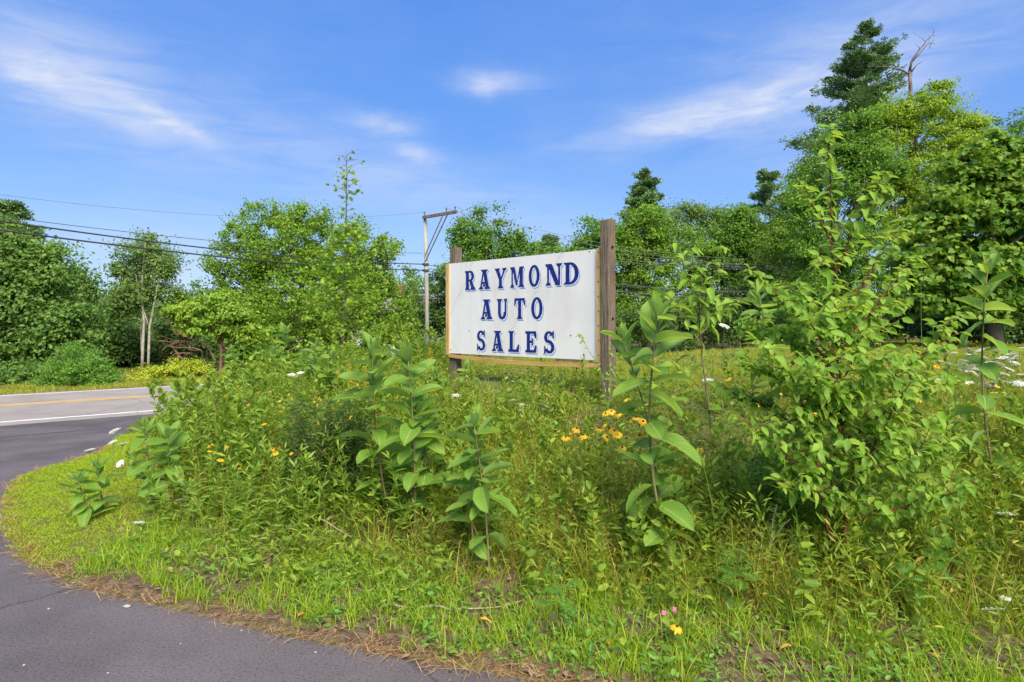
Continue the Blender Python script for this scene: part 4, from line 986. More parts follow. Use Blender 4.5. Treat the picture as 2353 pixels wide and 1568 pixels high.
# ------------------------------------------------------------------ leaf templates as single meshes
def leaf_mesh(length, width, mat, fold=.18, droop=.25, curl=.0, wav=0.0, nl=9, nw=5, point=.5, shape='oblong', rib='midrib', rib_w=.022):
    """blade along +x, normal +z"""
    V = []; Fq = []
    for i in range(nl):
        t = i / (nl - 1)
        if shape == 'oblong': w = (math.sin(math.pi * min(t * .93 + .05, 1)) ** .55) * (1 - .10 * t) if 0 < i < nl - 1 else (.22 if i == 0 else .02)
        else: w = (math.sin(math.pi * t ** .72) ** .85) * (1 - .25 * t) if 0 < i < nl - 1 else .02
        z0 = -droop * t * t + .10 * t
        for j in range(nw):
            s = (j / (nw - 1) - .5) * 2
            y = s * w * width / 2
            z = length * z0 * .9 + abs(s) ** 1.3 * w * width * fold + wav * width * math.sin(t * 14 + j * 2) * abs(s)
            V.append((length * t * (1 - .12 * droop * t), y, z))
    for i in range(nl - 1):
        for j in range(nw - 1): a = i * nw + j; Fq.append((a, a + nw, a + nw + 1, a + 1))
    mi = [0] * len(Fq); n0 = len(V); c = nw // 2
    for i in range(nl):
        x, y, z = V[i * nw + c]; hw = rib_w * width * (1 - .7 * i / (nl - 1))
        V += [(x, -hw, z + .0012 + .1 * hw), (x, hw, z + .0012 + .1 * hw)]
    for i in range(nl - 1): a = n0 + 2 * i; Fq.append((a, a + 2, a + 3, a + 1)); mi.append(1)
    return mesh_np('leaf', V, [np.array(Fq)], [mat, rib], mi, smooth=True)

def orient(o, loc, az, el, roll=0.0):
    o.location = loc
    m = Matrix.Rotation(az, 4, 'Z') @ Matrix.Rotation(-el, 4, 'Y') @ Matrix.Rotation(roll, 4, 'X')
    o.rotation_euler = m.to_euler()

MW_BIG = [leaf_mesh(1, .50, 'leaf_milkweed', f, d, wav=w) for f, d, w in ((.16, .18, .02), (.28, .30, .03), (.10, .10, .02), (.22, .42, .03))]
MW_UP = [leaf_mesh(1, .44, 'leaf_milkweed', f, d) for f, d in ((.36, .02), (.42, .12), (.30, -.06))]
def milkweed(label, bx, by, tx, ty, pairs, lmax, seed, group=None, D=None, first=.2, lean_up=0.0, top_tight=1.0, rstem=.008):
    r = np.random.default_rng(seed); lmax *= 1.32; pairs += 3
    b = G(bx, by) if D is None else P(bx, by, D)
    if D is not None: b.z = tz(b.x, b.y)
    top = P(tx, ty, b.y + r.normal() * .05) - b
    root = thing('milkweed', label, 'milkweed', b, group)
    H = top.z
    t = np.linspace(0, 1, 14)
    bow = r.normal(0, .03, 2) * H
    S = np.stack([top.x * t ** 1.2 + bow[0] * np.sin(t * np.pi), top.y * t + bow[1] * np.sin(t * np.pi), -.05 + (H - lmax * .55 + .05) * t], 1)
    obj('stem', MB().tube(S, np.linspace(rstem, rstem * .45, 14), 7).mesh('stem', ['stem_purple'], True), root)
    az0 = r.random() * 6.28
    for k in range(pairs):
        f = first + (1 - first) * (k / (pairs - 1)) ** .78
        p = np.array([np.interp(f, t, S[:, i]) for i in range(3)])
        size = lmax * np.interp(f, [0, .2, .45, .75, .9, 1.0], [.75, .95, 1.0, .95, .85, .62]) * (.72 + .5 * r.random())
        el = np.interp(f, [0, .25, .6, .8, .92, 1.0], [-24, -8, 8, 26, 44, 58]) + r.normal() * 10
        for s in (0, 1):
            if f < .75 and r.random() < .13: continue
            az = az0 + k * (math.pi / 2 + .12) + s * math.pi + r.normal() * .32
            me = MW_UP[r.integers(3)] if f > .8 else MW_BIG[r.integers(4)]
            o = obj('leaf', me, root)
            orient(o, tuple(p + np.array([math.cos(az), math.sin(az), 0]) * rstem), az, R((el + 12) * (.62 + .5 * math.sin(az)) - 10 + r.normal() * 11), r.normal() * .38)
            o.scale = (size,) * 3
    # closed young leaves at the tip
    p = S[-1]
    for s in range(3):
        o = obj('leaf', MW_UP[s], root); az = az0 + s * 2.1
        orient(o, tuple(p), az, R(74 if math.sin(az) > -.3 else 50), 0); o.scale = (lmax * .5,) * 3
    return root
milkweed('tallest milkweed, right of the tall sign post, with broad lower leaves', 1556, 1330, 1512, 672, 12, .215, 101, rstem=.010)
milkweed('milkweed leaning left beside the tallest one, against the tall sign post', 1500, 1300, 1432, 735, 10, .19, 102)
milkweed('tall milkweed left of the sign with one hanging lower leaf', 902, 1215, 856, 768, 11, .22, 103, rstem=.009)
milkweed('tall milkweed pair-mate nearer the sign, with stacked pale leaves', 952, 1232, 938, 782, 11, .205, 104, rstem=.009)
milkweed('slimmer milkweed stem standing between the tall pair left of the sign', 965, 1215, 962, 905, 9, .19, 105)
milkweed('short milkweed below the sign with folded pale leaves', 1125, 1335, 1090, 935, 9, .17, 106, first=.32)
milkweed('shorter second milkweed just left of the folded-leaf one', 1105, 1320, 1095, 1010, 7, .15, 107, first=.35)
milkweed('tall milkweed at the right edge with upright leaf crown', 2302, 1175, 2268, 580, 10, .21, 108, rstem=.010, first=.22)
milkweed('left of two milkweeds above the mown grass', 342, 1172, 330, 955, 9, .155, 109)
milkweed('right of two milkweeds above the mown grass', 388, 1182, 384, 972, 9, .16, 110)
milkweed('small dark leaning milkweed at the edge of the mown grass', 215, 1195, 180, 1080, 5, .13, 111)
milkweed('second small milkweed by the mown grass, slightly taller', 238, 1180, 222, 1050, 5, .13, 112)
GM = 'milkweeds along the top of the bank'
for i, (bx, by, tx, ty, pr, lm, lab) in enumerate(((545, 905, 532, 790, 7, .22, 'milkweed with pointed crown at the left crest of the bank'), (582, 935, 580, 842, 6, .22, 'lower milkweed on the crest right of the pointed one'), (640, 890, 628, 792, 7, .22, 'milkweed in the crest clump left of the maple sapling'), (662, 880, 655, 745, 8, .24, 'tallest milkweed of the crest clump'),
        (690, 900, 700, 800, 7, .22, 'milkweed on the right of the crest clump'), (730, 890, 728, 772, 7, .22, 'milkweed just left of the sapling trunk'), (408, 985, 404, 868, 5, .20, 'thin milkweed standing against the road'), (500, 1020, 512, 955, 6, .22, 'milkweed beside the dry mullein stalk'), (1090, 900, 1072, 830, 5, .17, 'small milkweed under the left end of the sign'),
        (770, 900, 762, 800, 6, .2, 'milkweed right of the sapling trunk'), (475, 960, 470, 880, 5, .2, 'low milkweed on the slope above the road'), (1765, 1010, 1742, 640, 8, .22, 'milkweed half hidden in the left side of the dogwood'), (1850, 980, 1845, 660, 8, .22, 'milkweed with broad leaves inside the dogwood'), (1010, 905, 1003, 840, 4, .15, 'tiny milkweed at the foot of the left sign post'))):
    milkweed(lab, bx, by + (48 if by < 960 and bx < 800 else 0), tx, ty, pr, lm * .82, 120 + i, GM, first=.4)

# ------------------------------------------------------------------ dogwood, saplings: branches drawn in, leaves along them
DOG = [leaf_mesh(1, .47, 'leaf_dogwood', f, d, shape='ovate', nl=7, nw=5, rib='leaf_dogwood', rib_w=.012) for f, d in ((.22, .35), (.34, .55), (.16, .75), (.26, .15))]
def leafy_shrub(name, label, cat, base_px, branches, D0, lsize, spacing, seed, stem_r, stem_mat='stem_red', maxparts=300, twig=.5, group=None):
    r = np.random.default_rng(seed)
    b = G(*base_px) if D0 is None else P(*base_px, D0)
    root = thing(name, label, cat, b, group); bn = np.array(b)
    tm = MB(); items = []
    def leaf_at(p, h, size):
        hv = np.array([h[0], h[1], 0.0]); az = math.atan2(hv[1], hv[0])
        items.append((p, az, R(r.normal(-4 + 26 * math.sin(az), 20)), r.normal() * .5, size))
    for pts, dd, r0 in branches:
        ctrl = np.array([Pn(x, y, b.y + dd0) - bn for (x, y), dd0 in zip(pts, np.linspace(dd[0], dd[1], len(pts)))])
        m = 26; tt = np.linspace(0, 1, m); S = np.stack([np.interp(tt, np.linspace(0, 1, len(ctrl)), ctrl[:, i]) for i in range(3)], 1)
        S[1:-1] += r.normal(size=(m - 2, 3)) * .004
        tm.tube(S, np.linspace(r0, .0018, m), 6)
        L = np.linalg.norm(np.diff(S, axis=0), axis=1).sum(); nl = int(L / spacing); q = 0
        for k in range(nl):
            f = .16 + .84 * (k + .5) / nl
            p = np.array([np.interp(f, tt, S[:, i]) for i in range(3)]); az = k * 2.4 + r.normal() * .3
            h = np.array([math.cos(az), math.sin(az), .1])
            leaf_at(p, h, lsize * (1.05 - .12 * f) * (.6 + .75 * r.random()))
            if r.random() < twig * (1 - f * .6) * (.12 if p[2] + bn[2] > 1.75 else 1):
                e = p + unit(h + np.array([0, 0, .45 + .3 * r.random()])) * (.10 + .20 * r.random()) * (1.2 - .6 * f) * lsize / .09
                tw = limb_path(p, e, r, 5, .3, .1); tm.tube(tw, np.linspace(.003, .0012, 5), 4, cap=False)
                nn = r.integers(4, 8)
                for j in range(nn):
                    pj = tw[0] + (tw[-1] - tw[0]) * (.25 + .75 * (j + 1) / nn); aj = az + (1 if j % 2 else -1) * (.9 - .5 * j / nn) + r.normal() * .3
                    leaf_at(pj, (math.cos(aj), math.sin(aj), 0), lsize * .8 * (.7 + .5 * r.random()))
        for j in range(4): leaf_at(S[-1], (math.cos(j * 1.6), math.sin(j * 1.6), 0), lsize * .55)
    obj('stem', tm.mesh('stem', [stem_mat], True), root)
    order = sorted(range(len(items)), key=lambda i: -items[i][4] + .02 * items[i][0][1])
    rest = []
    for rank, i in enumerate(order):
        p, az, el, roll, size = items[i]
        if rank < maxparts:
            o = obj('leaf', DOG[i % 4], root); orient(o, tuple(p), az, el, roll); o.scale = (size,) * 3
        else: rest.append(items[i])
    if rest:
        Vs, Fs, Is, off = [], [], [], 0
        for i, (p, az, el, roll, size) in enumerate(rest):
            src = LEAF_OVAL; m = np.array((Matrix.Rotation(az, 3, 'Z') @ Matrix.Rotation(-el, 3, 'Y') @ Matrix.Rotation(roll, 3, 'X')))
            Vs.append((src[0] * size) @ m.T + p); 
            Fs.append([src[1][0] + off, src[1][1] + off]); off += len(src[0])
        o = obj('foliage', mesh_np('foliage', np.concatenate(Vs), [np.concatenate([f[0] for f in Fs]), np.concatenate([f[1] for f in Fs])], 'leaf_dogwood', smooth=True), root); o['kind'] = 'stuff'
    return root
dog = [([(1925, 1350), (1942, 1240), (1940, 1090), (1934, 950), (1925, 800), (1915, 640), (1908, 500), (1905, 390), (1908, 292)], (0, .05), .012),
       ([(1908, 1260), (1892, 1138), (1873, 1020), (1848, 940), (1815, 860), (1770, 800)], (.02, -.15), .008),
       ([(1940, 1135), (1975, 1075), (2015, 1010), (2060, 930), (2105, 860)], (0, -.2), .010),
       ([(1932, 900), (1885, 812), (1827, 724), (1770, 660), (1722, 618)], (0, .2), .009),
       ([(1924, 790), (1975, 665), (2030, 570), (2092, 498)], (0, .15), .008), ([(1916, 640), (1970, 510), (2036, 395)], (0, -.1), .007),
       ([(1912, 560), (1872, 480), (1846, 425)], (0, .1), .006), ([(1942, 1195), (2040, 1180), (2130, 1152), (2232, 1118)], (0, -.25), .006),
       ([(1934, 960), (2030, 885), (2120, 815), (2185, 742)], (0, .3), .008), ([(1932, 970), (1850, 905), (1770, 860), (1700, 835)], (0, .1), .008),
       ([(1895, 1150), (1830, 1080), (1765, 1010), (1720, 985)], (0, -.1), .006), ([(1938, 1060), (2010, 1010), (2090, 985), (2160, 975)], (0, .1), .007),
       ([(1930, 880), (1990, 780), (2040, 720), (2075, 690)], (.05, .35), .007), ([(1925, 820), (1870, 760), (1850, 690), (1838, 650)], (0, -.2), .006),
       ([(1936, 1000), (1900, 930), (1880, 880), (1850, 850)], (0, -.3), .006), ([(1936, 980), (1975, 900), (2000, 850), (2030, 820)], (0, -.35), .006),
       ([(1920, 720), (1900, 640), (1880, 590)], (0, -.1), .005), ([(1905, 1200), (1880, 1130), (1840, 1130), (1800, 1120)], (0, -.15), .005), ([(1938, 1100), (2000, 1080), (2070, 1060)], (0, -.2), .005),
       ([(1890, 830), (1830, 790), (1760, 765), (1692, 755)], (.1, .3), .006), ([(1880, 1040), (1800, 960), (1740, 925), (1695, 915)], (0, .25), .006), ([(1945, 1010), (2050, 940), (2140, 890), (2205, 868)], (0, .1), .006), ([(1945, 1080), (2040, 1060), (2110, 1040), (2165, 1030)], (0, .3), .005), ([(1925, 820), (1990, 730), (2060, 640), (2110, 590)], (0, .4), .006)]
leafy_shrub('dogwood_shrub', 'large bright green dogwood with red-brown stems, right foreground', 'shrub', (1925, 1352), dog, None, .084, .018, 201, .017, twig=.82)
leafy_shrub('cherry_sapling', 'thin leafy sapling with brown stem between tall milkweed and dogwood', 'sapling', (1648, 1085),
            [([(1648, 1085), (1630, 960), (1612, 800), (1606, 700), (1585, 640), (1555, 590)], (0, .1), .010), ([(1607, 720), (1640, 640), (1662, 572)], (0, -.1), .007), ([(1612, 800), (1580, 740), (1545, 700), (1530, 680)], (0, .1), .006), ([(1610, 770), (1650, 720), (1690, 690)], (0, .1), .005), ([(1610, 740), (1615, 670), (1610, 620)], (0, .15), .005)], None, .14, .055, 202, .010, 'stem_purple', 260, .75)
leafy_shrub('cherry_sapling', 'short leafy shoot left of the tall milkweed by the sign post', 'sapling', (1400, 1000), [([(1400, 1000), (1390, 900), (1380, 850), (1350, 800), (1330, 770)], (-.6, -.5), .004), ([(1395, 950), (1405, 860), (1400, 800)], (-.6, -.6), .004)], None, .05, .05, 203, .004, 'stem_green', 60, .3)

# ------------------------------------------------------------------ weeds: goldenrod-like leafy stems
def leafy_stem_parts(seed, H, n, ll, mat, lw=1.0, el=(-5, 35), template=LEAF_LANCE, bend=.12, bare=.12):
    r = np.random.default_rng(seed)
    t = np.linspace(0, 1, 10); bd = r.normal(0, bend, 2)
    S = np.stack([bd[0] * H * t ** 2, bd[1] * H * t ** 2, H * t], 1)
    st = MB().tube(S, np.linspace(.0045, .0015, 10), 5).mesh('stem', ['stem_green'], True)
    f = bare + (1 - bare) * np.sort(r.random(n)); az = np.arange(n) * 2.4 + r.normal(size=n) * .3
    p = np.stack([np.interp(f, t, S[:, i]) for i in range(3)], 1)
    e = np.radians(np.interp(f, [0, 1], el) + r.normal(size=n) * 14)
    d = np.stack([np.cos(az) * np.cos(e), np.sin(az) * np.cos(e), np.sin(e)], 1)
    X, Y, Z = frames(d, np.array([0, 0, 1.0]) + r.normal(size=(n, 3)) * .25 - d * .01)
    sz = ll * (.6 + .6 * r.random(n)) * np.interp(f, [0, .5, .85, 1], [.8, 1, .8, .45])
    V, Fs = scatter(template[0], template[1], p, X, Y, Z, sz, sz * lw, sz)
    return st, mesh_np('foliage', V, Fs, mat, smooth=True)
def plant_kind(name, protos, spots, label, cat, group, scale=(.8, 1.2), seed=1):
    r = np.random.default_rng(seed)
    for i, (px, py) in enumerate(spots):
        b = G(px, py)
        st, fo = protos[i % len(protos)]
        e = thing(name, label if isinstance(label, str) else label[i], cat, b, group, rz=r.random() * 6.28)
        s = scale[0] + (scale[1] - scale[0]) * r.random(); e.scale = (s, s, s)
        obj('stem', st, e); obj('foliage', fo, e)
fern_t = []
for s_ in (-1, 1):
    for q in range(6):
        x = .15 + q * .14; l = .30 * (1 - .5 * abs(q - 2) / 4); fern_t.append(((x, 0), (x + l * .35, s_ * l * .55), (x + l * .8, s_ * l), (x + l * .5, s_ * l * .35)))
fv, ff = [], []
for k, pl in enumerate(fern_t):
    for (x, y) in pl: fv.append((x, y, .12 * x - .25 * x * x + .1 * abs(y)))
    ff.append(tuple(range(4 * k, 4 * k + 4)))
n0 = len(fv); fv += [(0, .015, 0), (0, -.015, 0), (.98, 0, -.12), (.5, .02, 0), (.5, -.02, 0)]
LEAF_FERN = (np.array(fv), [np.array(ff), np.array([(n0, n0 + 3, n0 + 4), (n0, n0 + 4, n0 + 1), (n0 + 3, n0 + 2, n0 + 4)])])
rag = [leafy_stem_parts(340 + i, .45, 20, .15, 'leaf_ferny', 1.0, (-15, 30), LEAF_FERN) for i in range(2)]
plant_kind('ragweed', rag, [(1985, 1350), (2020, 1330), (1960, 1310), (2050, 1360), (2160, 1400), (2110, 1440), (1300, 1480), (1680, 1420), (520, 1010), (585, 960)], 
           ['ferny ragweed right beside the red dogwood stem', 'ferny ragweed on the right of the stem clump', 'ferny ragweed behind the dogwood stem', 'low ferny ragweed at the right of the clump', 'small ferny weed in the lower right grass', 'tiny ferny weed in the lower right grass by the pavement', 'small ferny weed in the front grass below the short milkweed', 'small ferny weed in the front grass below the tall milkweed', 'ferny grey-green weed on the slope by the mullein', 'ferny weed on the crest above the mullein'], 'weed', None, (.6, .9), 5)
# dark fine-leaved bush: a sheaf of wiry stems with small leaves
b = G(740, 1150)
root = thing('fine_leaved_bush', 'dark fine-leaved bush in the middle of the bank left of the milkweeds', 'bush', b)
rr = np.random.default_rng(35); tm = MB(); pos, dd_, nn_ = [], [], []
for q in range(150):
    tx, ty = 640 + 210 * rr.random(), 905 + 190 * rr.random() ** 1.3 + 30 * abs(rr.normal())
    e = np.array(P(tx, ty, b.y + rr.normal() * .22) - b); a0 = np.array([e[0] * .35, e[1] * .4, 0]) + rr.normal(size=3) * np.array([.05, .05, 0])
    pth = limb_path(a0, e, rr, 9, .3, .12); tm.tube(pth, np.linspace(.0035, .001, 9), 4, cap=False)
    m = 105; f = .15 + .85 * rr.random(m) ** .7; az = rr.random(m) * 6.28
    p = np.stack([np.interp(f, np.linspace(0, 1, 9), pth[:, i]) for i in range(3)], 1)
    h = np.stack([np.cos(az), np.sin(az), .35 + .3 * rr.normal(size=m)], 1)
    pos.append(p + unit(h) * (.05 * rr.random(m) ** .7)[:, None]); dd_.append(unit(h)); nn_.append(np.array([0, 0, 1.]) + rr.normal(size=(m, 3)) * .4)
pos = np.concatenate(pos); X, Y, Z = frames(np.concatenate(dd_), np.concatenate(nn_))
V, Fs = scatter(LEAF_DIAMOND[0] * np.array([1, .62, 1]), LEAF_DIAMOND[1], pos, X, Y, Z, .034 * (.6 + .7 * rr.random(len(pos))))
obj('foliage', mesh_np('foliage', V, Fs, 'leaf_fine_dark'), root)
obj('stem', tm.mesh('stem', ['bark_brown'], True), root)

# ------------------------------------------------------------------ flowers
def umbel_mesh(seed, R_=.05, dome=.35):
    r = np.random.default_rng(seed); mb = MB()
    n = 26; a = np.arange(n) * 2.4; q = np.sqrt((np.arange(n) + .5) / n)
    C = np.stack([np.cos(a) * q, np.sin(a) * q, -dome * q ** 2 * .6], 1) * R_ + np.array([0, 0, .0])
    for c in C:
        m = 7; f = c + r.normal(size=(m, 3)) * np.array([.0085, .0085, .002]) * R_ / .05
        for p in f:
            s = .0055 * R_ / .05 * (.7 + .6 * r.random()); az = r.random() * 6
            mb.add([p + np.array([math.cos(az + j * 1.2566), math.sin(az + j * 1.2566), r.normal() * .12]) * s for j in range(5)], np.array([(0, 1, 2), (0, 2, 3), (0, 3, 4)]), 0)
        mb.tube([np.array([0, 0, -R_ * .8]), c + np.array([0, 0, -.001])], .0007, 3, 1, cap=False)
    return mb.mesh('umbel', ['petal_white', 'stem_green'])
UMB = [umbel_mesh(i, .05, d) for i, d in ((1, .3), (2, .5), (3, .15))]
def lace(px, py, by, label, group=None, size=1.0, tilt=None, D=None):
    """flower head at (px,py), foot on the ground at about row by"""
    r = np.random.default_rng(int(px * 7 + py))
    b = G(px + r.normal() * 12, by) if D is None else Vector((P(px, by, D).x, D, tz(P(px, by, D).x, D)))
    h = P(px, py, b.y) - b
    root = thing('queen_annes_lace', label, 'wildflower', b, group)
    ctrl = limb_path((0, 0, 0), np.array(h) + np.array([0, 0, -.04 * size]), r, 8, .12, 0)
    obj('stem', MB().tube(ctrl, np.linspace(.003, .0018, 8), 5).mesh('stem', ['stem_green'], True), root)
    o = obj('flower_head', UMB[int(px) % 3], root, tuple(h)); o.scale = (size,) * 3
    tl = tilt if tilt is not None else (r.normal() * .25, r.normal() * .25)
    o.rotation_euler = (tl[0], tl[1], r.random() * 6)
for px, py, by, sz, lab in ((2010, 612, 1010, 1.15, 'large white umbel high among the dogwood branches'), (1664, 748, 960, 1.0, 'white umbel at eye level left of the dogwood'), (1626, 872, 1010, 1.0, 'white umbel low between tall milkweed and sapling'), (1586, 936, 1060, .8, 'white umbel touching the tall milkweed stem'),
        (2306, 1178, 1290, 1.0, 'white umbel low at the right edge below the milkweed'), (2282, 1398, 1470, .95, 'white lacy umbel low in the bottom right corner'), (2312, 1375, 1440, .45, 'tiny white umbel beside the bottom right one'), (1046, 908, 990, 1.0, 'flat white umbel in front of the left sign post'), (908, 802, 1000, .9, 'white umbel beside the tall milkweeds left of the sign'),
        (552, 918, 1060, 1.0, 'flat white umbel above the mullein leaves'), (206, 1033, 1110, .9, 'leftmost white umbel over the pavement'), (262, 988, 1100, 1.0, 'pale umbel topmost of the left roadside group'), (282, 1018, 1110, .9, 'white umbel right of the left roadside group'), (258, 1015, 1110, .8, 'small umbel in the middle of the left roadside group'), (300, 985, 1090, .9, 'umbel against the road, right of the left group'),
        (320, 1200, 1262, .7, 'single small white umbel low on the left bank'), (415, 1147, 1210, .8, 'white umbel right of the left milkweed pair'), (275, 1065, 1130, .7, 'tilted umbel below the left roadside group'), (582, 970, 1100, .7, 'narrow white umbel right of the mullein'), (670, 860, 1010, .8, 'white umbel in the crest milkweed clump'), (690, 856, 1010, .7, 'second white umbel in the crest milkweed clump'), (985, 835, 920, .8, 'white umbel by the foot of the utility pole'), (2118, 562, 900, .5, 'pale small umbel on a long thin stalk against the maple'), (2020, 712, 1000, .6, 'green-white umbel right of the dogwood top'), (2145, 742, 940, .5, 'small budding umbel over the lawn'), (520, 815, 960, .8, 'umbel on the crest by the pointed milkweed')):
    lace(px, py, by, lab, 'white umbels on the bank', sz)
r_ = np.random.default_rng(91)
for i in range(58):
    px = 2150 + 203 * r_.random() ** .8; py = 795 + 90 * r_.random()
    lace(px, py, py + 60 + 45 * r_.random(), 'white umbel in the dense drift by the right-hand milkweed', 'drift of white umbels by the right-hand milkweed', .75 + .4 * r_.random())
for i in range(16):
    px = 1150 + 120 * r_.random(); py = 890 + 60 * r_.random()
    lace(px, py, py + 40 + 25 * r_.random(), 'small flat white umbel in the grass below the sign', 'small umbels below the sign', .35 + .25 * r_.random())

def daisy_mesh(seed, petals=12, L=.032, mat='petal_yellow', droop=.15):
    r = np.random.default_rng(seed); mb = MB()
    for k in range(petals):
        a = 2 * math.pi * k / petals + r.normal() * .08; l = L * (.85 + .3 * r.random()); w = L * .19
        c, s = math.cos(a), math.sin(a); V = []
        for t, ww in ((.16, .55), (.55, 1.0), (.85, .8), (1.0, .2)):
            z = -droop * l * t * t + r.normal() * .0008
            for q in (-1, 1): V.append((c * l * t - s * w * ww * q, s * l * t + c * w * ww * q, z))
        mb.add(V, np.array([(0, 2, 3, 1), (2, 4, 5, 3), (4, 6, 7, 5)]), 0)
    return mb.mesh('flower', [mat])
def cone_mesh(R_=.0085):
    u, v = np.meshgrid(np.linspace(0, 2 * np.pi, 9)[:-1], np.linspace(.05, np.pi / 2 + .3, 5))
    V = np.stack([np.cos(u) * np.sin(v) * R_, np.sin(u) * np.sin(v) * R_, np.cos(v) * R_ * 1.0], -1).reshape(-1, 3)
    Fq = [(i * 8 + j, (i + 1) * 8 + j, (i + 1) * 8 + (j + 1) % 8, i * 8 + (j + 1) % 8) for i in range(4) for j in range(8)]
    return MB().add(V, [np.array(Fq), np.array([tuple(range(8))])]).mesh('cone', ['cone'], True)
DAISY = [daisy_mesh(i, 11 + i, .034, 'petal_yellow', d) for i, d in enumerate((.1, .35, .6))]; CONE = cone_mesh()
ORG = [daisy_mesh(10 + i, 9, .026, 'petal_orange', d) for i, d in enumerate((.5, .9))]; PNK = [daisy_mesh(20, 7, .012, 'petal_pink', .1)]
def flower(name, px, py, by, label, group, kinds, size=1.0, cone=True, cat='wildflower', face=.5):
    r = np.random.default_rng(int(px * 13 + py * 3))
    b = G(px + r.normal() * 22, by); h = P(px, py, b.y) - b
    root = thing(name, label, cat, b, group)
    obj('stem', MB().tube(limb_path((0, 0, 0), h, r, 7, .2, .02), np.linspace(.0022, .0014, 7), 4).mesh('stem', ['stem_green'], True), root)
    o = obj('flower', kinds[int(px) % len(kinds)], root, tuple(h)); o.scale = (size,) * 3
    o.rotation_euler = (face + r.normal() * .3, r.normal() * .35, 0)
    if cone: obj('cone', CONE, o)
GS = 'black-eyed susans by the tall milkweed'
for i, (px, py) in enumerate(((1300, 1005), (1318, 998), (1325, 985), (1340, 1000), (1378, 985), (1392, 950), (1405, 945), (1418, 950), (1400, 985), (1412, 990), (1420, 998), (1445, 920), (1478, 968), (1490, 972), (1470, 1000), (1500, 965), (1385, 978), (1440, 1008), (1395, 1005), (1480, 925), (1430, 1028), (1462, 960))):
    flower('black_eyed_susan', px, py, py + 185 + (i % 5) * 24, 'yellow black-eyed susan in the cluster by the tall milkweed', GS, DAISY, 1.0)
for px, py, by, lab in ((1690, 952, 1060, 'lone black-eyed susan low between sapling and dogwood'), (1560, 1030, 1150, 'black-eyed susan right of the tall milkweed stem'), (1608, 1035, 1140, 'black-eyed susan beside the sapling stem'), (1556, 1440, 1500, 'single yellow flower lying low in the front grass'), (1345, 1062, 1150, 'small yellow flower left of the susan cluster'), (1745, 925, 1030, 'yellow flower showing through the left side of the dogwood'), (1672, 870, 990, 'yellow flower by the umbel left of the dogwood')):
    flower('black_eyed_susan', px, py, by, lab, 'scattered yellow daisies', DAISY, .95)
r_ = np.random.default_rng(92)
for i in range(46):
    px = 480 + 330 * r_.random(); py = 900 + 200 * r_.random() - (px - 480) * .25
    flower('orange_daisy', px, py, py + 105 + 60 * r_.random(), 'small orange-yellow flower scattered on the slope left of the sign', 'orange-yellow flowers on the left slope', (ORG + DAISY[1:2]), .5 + .35 * r_.random(), i % 2 == 0)
for i in range(26):
    px = 1060 + 300 * r_.random(); py = 842 + 60 * r_.random()
    flower('seed_head', px, py, py + 50 + 30 * r_.random(), 'brown dried seed head in the grass below the sign', 'dried seed heads below the sign', [CONE], .9 + .6 * r_.random(), False)
for i in range(20):
    px = 1700 + 640 * r_.random(); py = 830 + 120 * r_.random()
    flower('black_eyed_susan', px, py, py + 60 + 40 * r_.random(), 'distant yellow flower in the meadow behind the dogwood', 'yellow flowers in the meadow behind the dogwood', DAISY, .9)
for px, py, lab in ((1525, 1408, 'pink clover bloom low in the front grass, left one'), (1550, 1400, 'pink bloom low in the front grass, right one'), (1950, 1302, 'pink clover head beside the red dogwood stem'), (2225, 1307, 'pink bloom in the lower right grass'), (1330, 1040, 'pink bloom in the meadow right of the short milkweed')):
    flower('pink_clover', px, py, py + 45, lab, 'pink blooms', PNK, 1.4, False)
# mulleins
def mullein(label, px, py, by, fl, seed, thick=.016):
    r = np.random.default_rng(seed); b = G(px, by); h = np.array(P(px, py, b.y) - b)
    root = thing('mullein', label, 'wildflower', b)
    t = np.linspace(0, 1, 40); S = t[:, None] * h + np.stack([.02 * np.sin(t * 5), 0 * t, 0 * t], 1)
    obj('stem', MB().tube(S, np.where(t < .45, thick * .6, thick * (1.05 - .6 * (t - .45))), 8).mesh('stem', ['leaf_goldenrod'], False), root)
    n = 150; f = .42 + .58 * r.random(n); az = r.random(n) * 6.28; d = np.stack([np.cos(az), np.sin(az), .3 + 0 * az], 1)
    pos = np.outer(f, h) + d * thick * .6
    X, Y, Z = frames(unit(d), np.array([0, 0, 1.]) + r.normal(size=(n, 3)) * .3)
    V, Fs = scatter(LEAF_DIAMOND[0], LEAF_DIAMOND[1], pos, X, Y, Z, .022 * (.6 + .6 * r.random(n)))
    obj('seed_pods', mesh_np('pods', V, Fs, 'rust_seed' if not fl else 'petal_yellow'), root)
    for k in range(9):
        az = k * 2.4; f_ = .03 + .33 * k / 9; o = obj('leaf', MW_BIG[k % 4], root); orient(o, tuple(h * f_), az, R(18 + 30 * k / 9)); o.scale = (.20 - .010 * k,) * 3
mullein('tall dry mullein stalk standing on the left slope before the road', 496, 880, 1110, False, 1)
mullein('yellow-flowered mullein spike left of the tall milkweeds', 803, 838, 1010, True, 2, .017)
mullein('smaller yellow mullein spike right of the first, behind the milkweed', 838, 842, 1005, True, 3, .012)
mullein('thin green mullein spike beside the left sign post', 990, 800, 905, True, 4, .010)

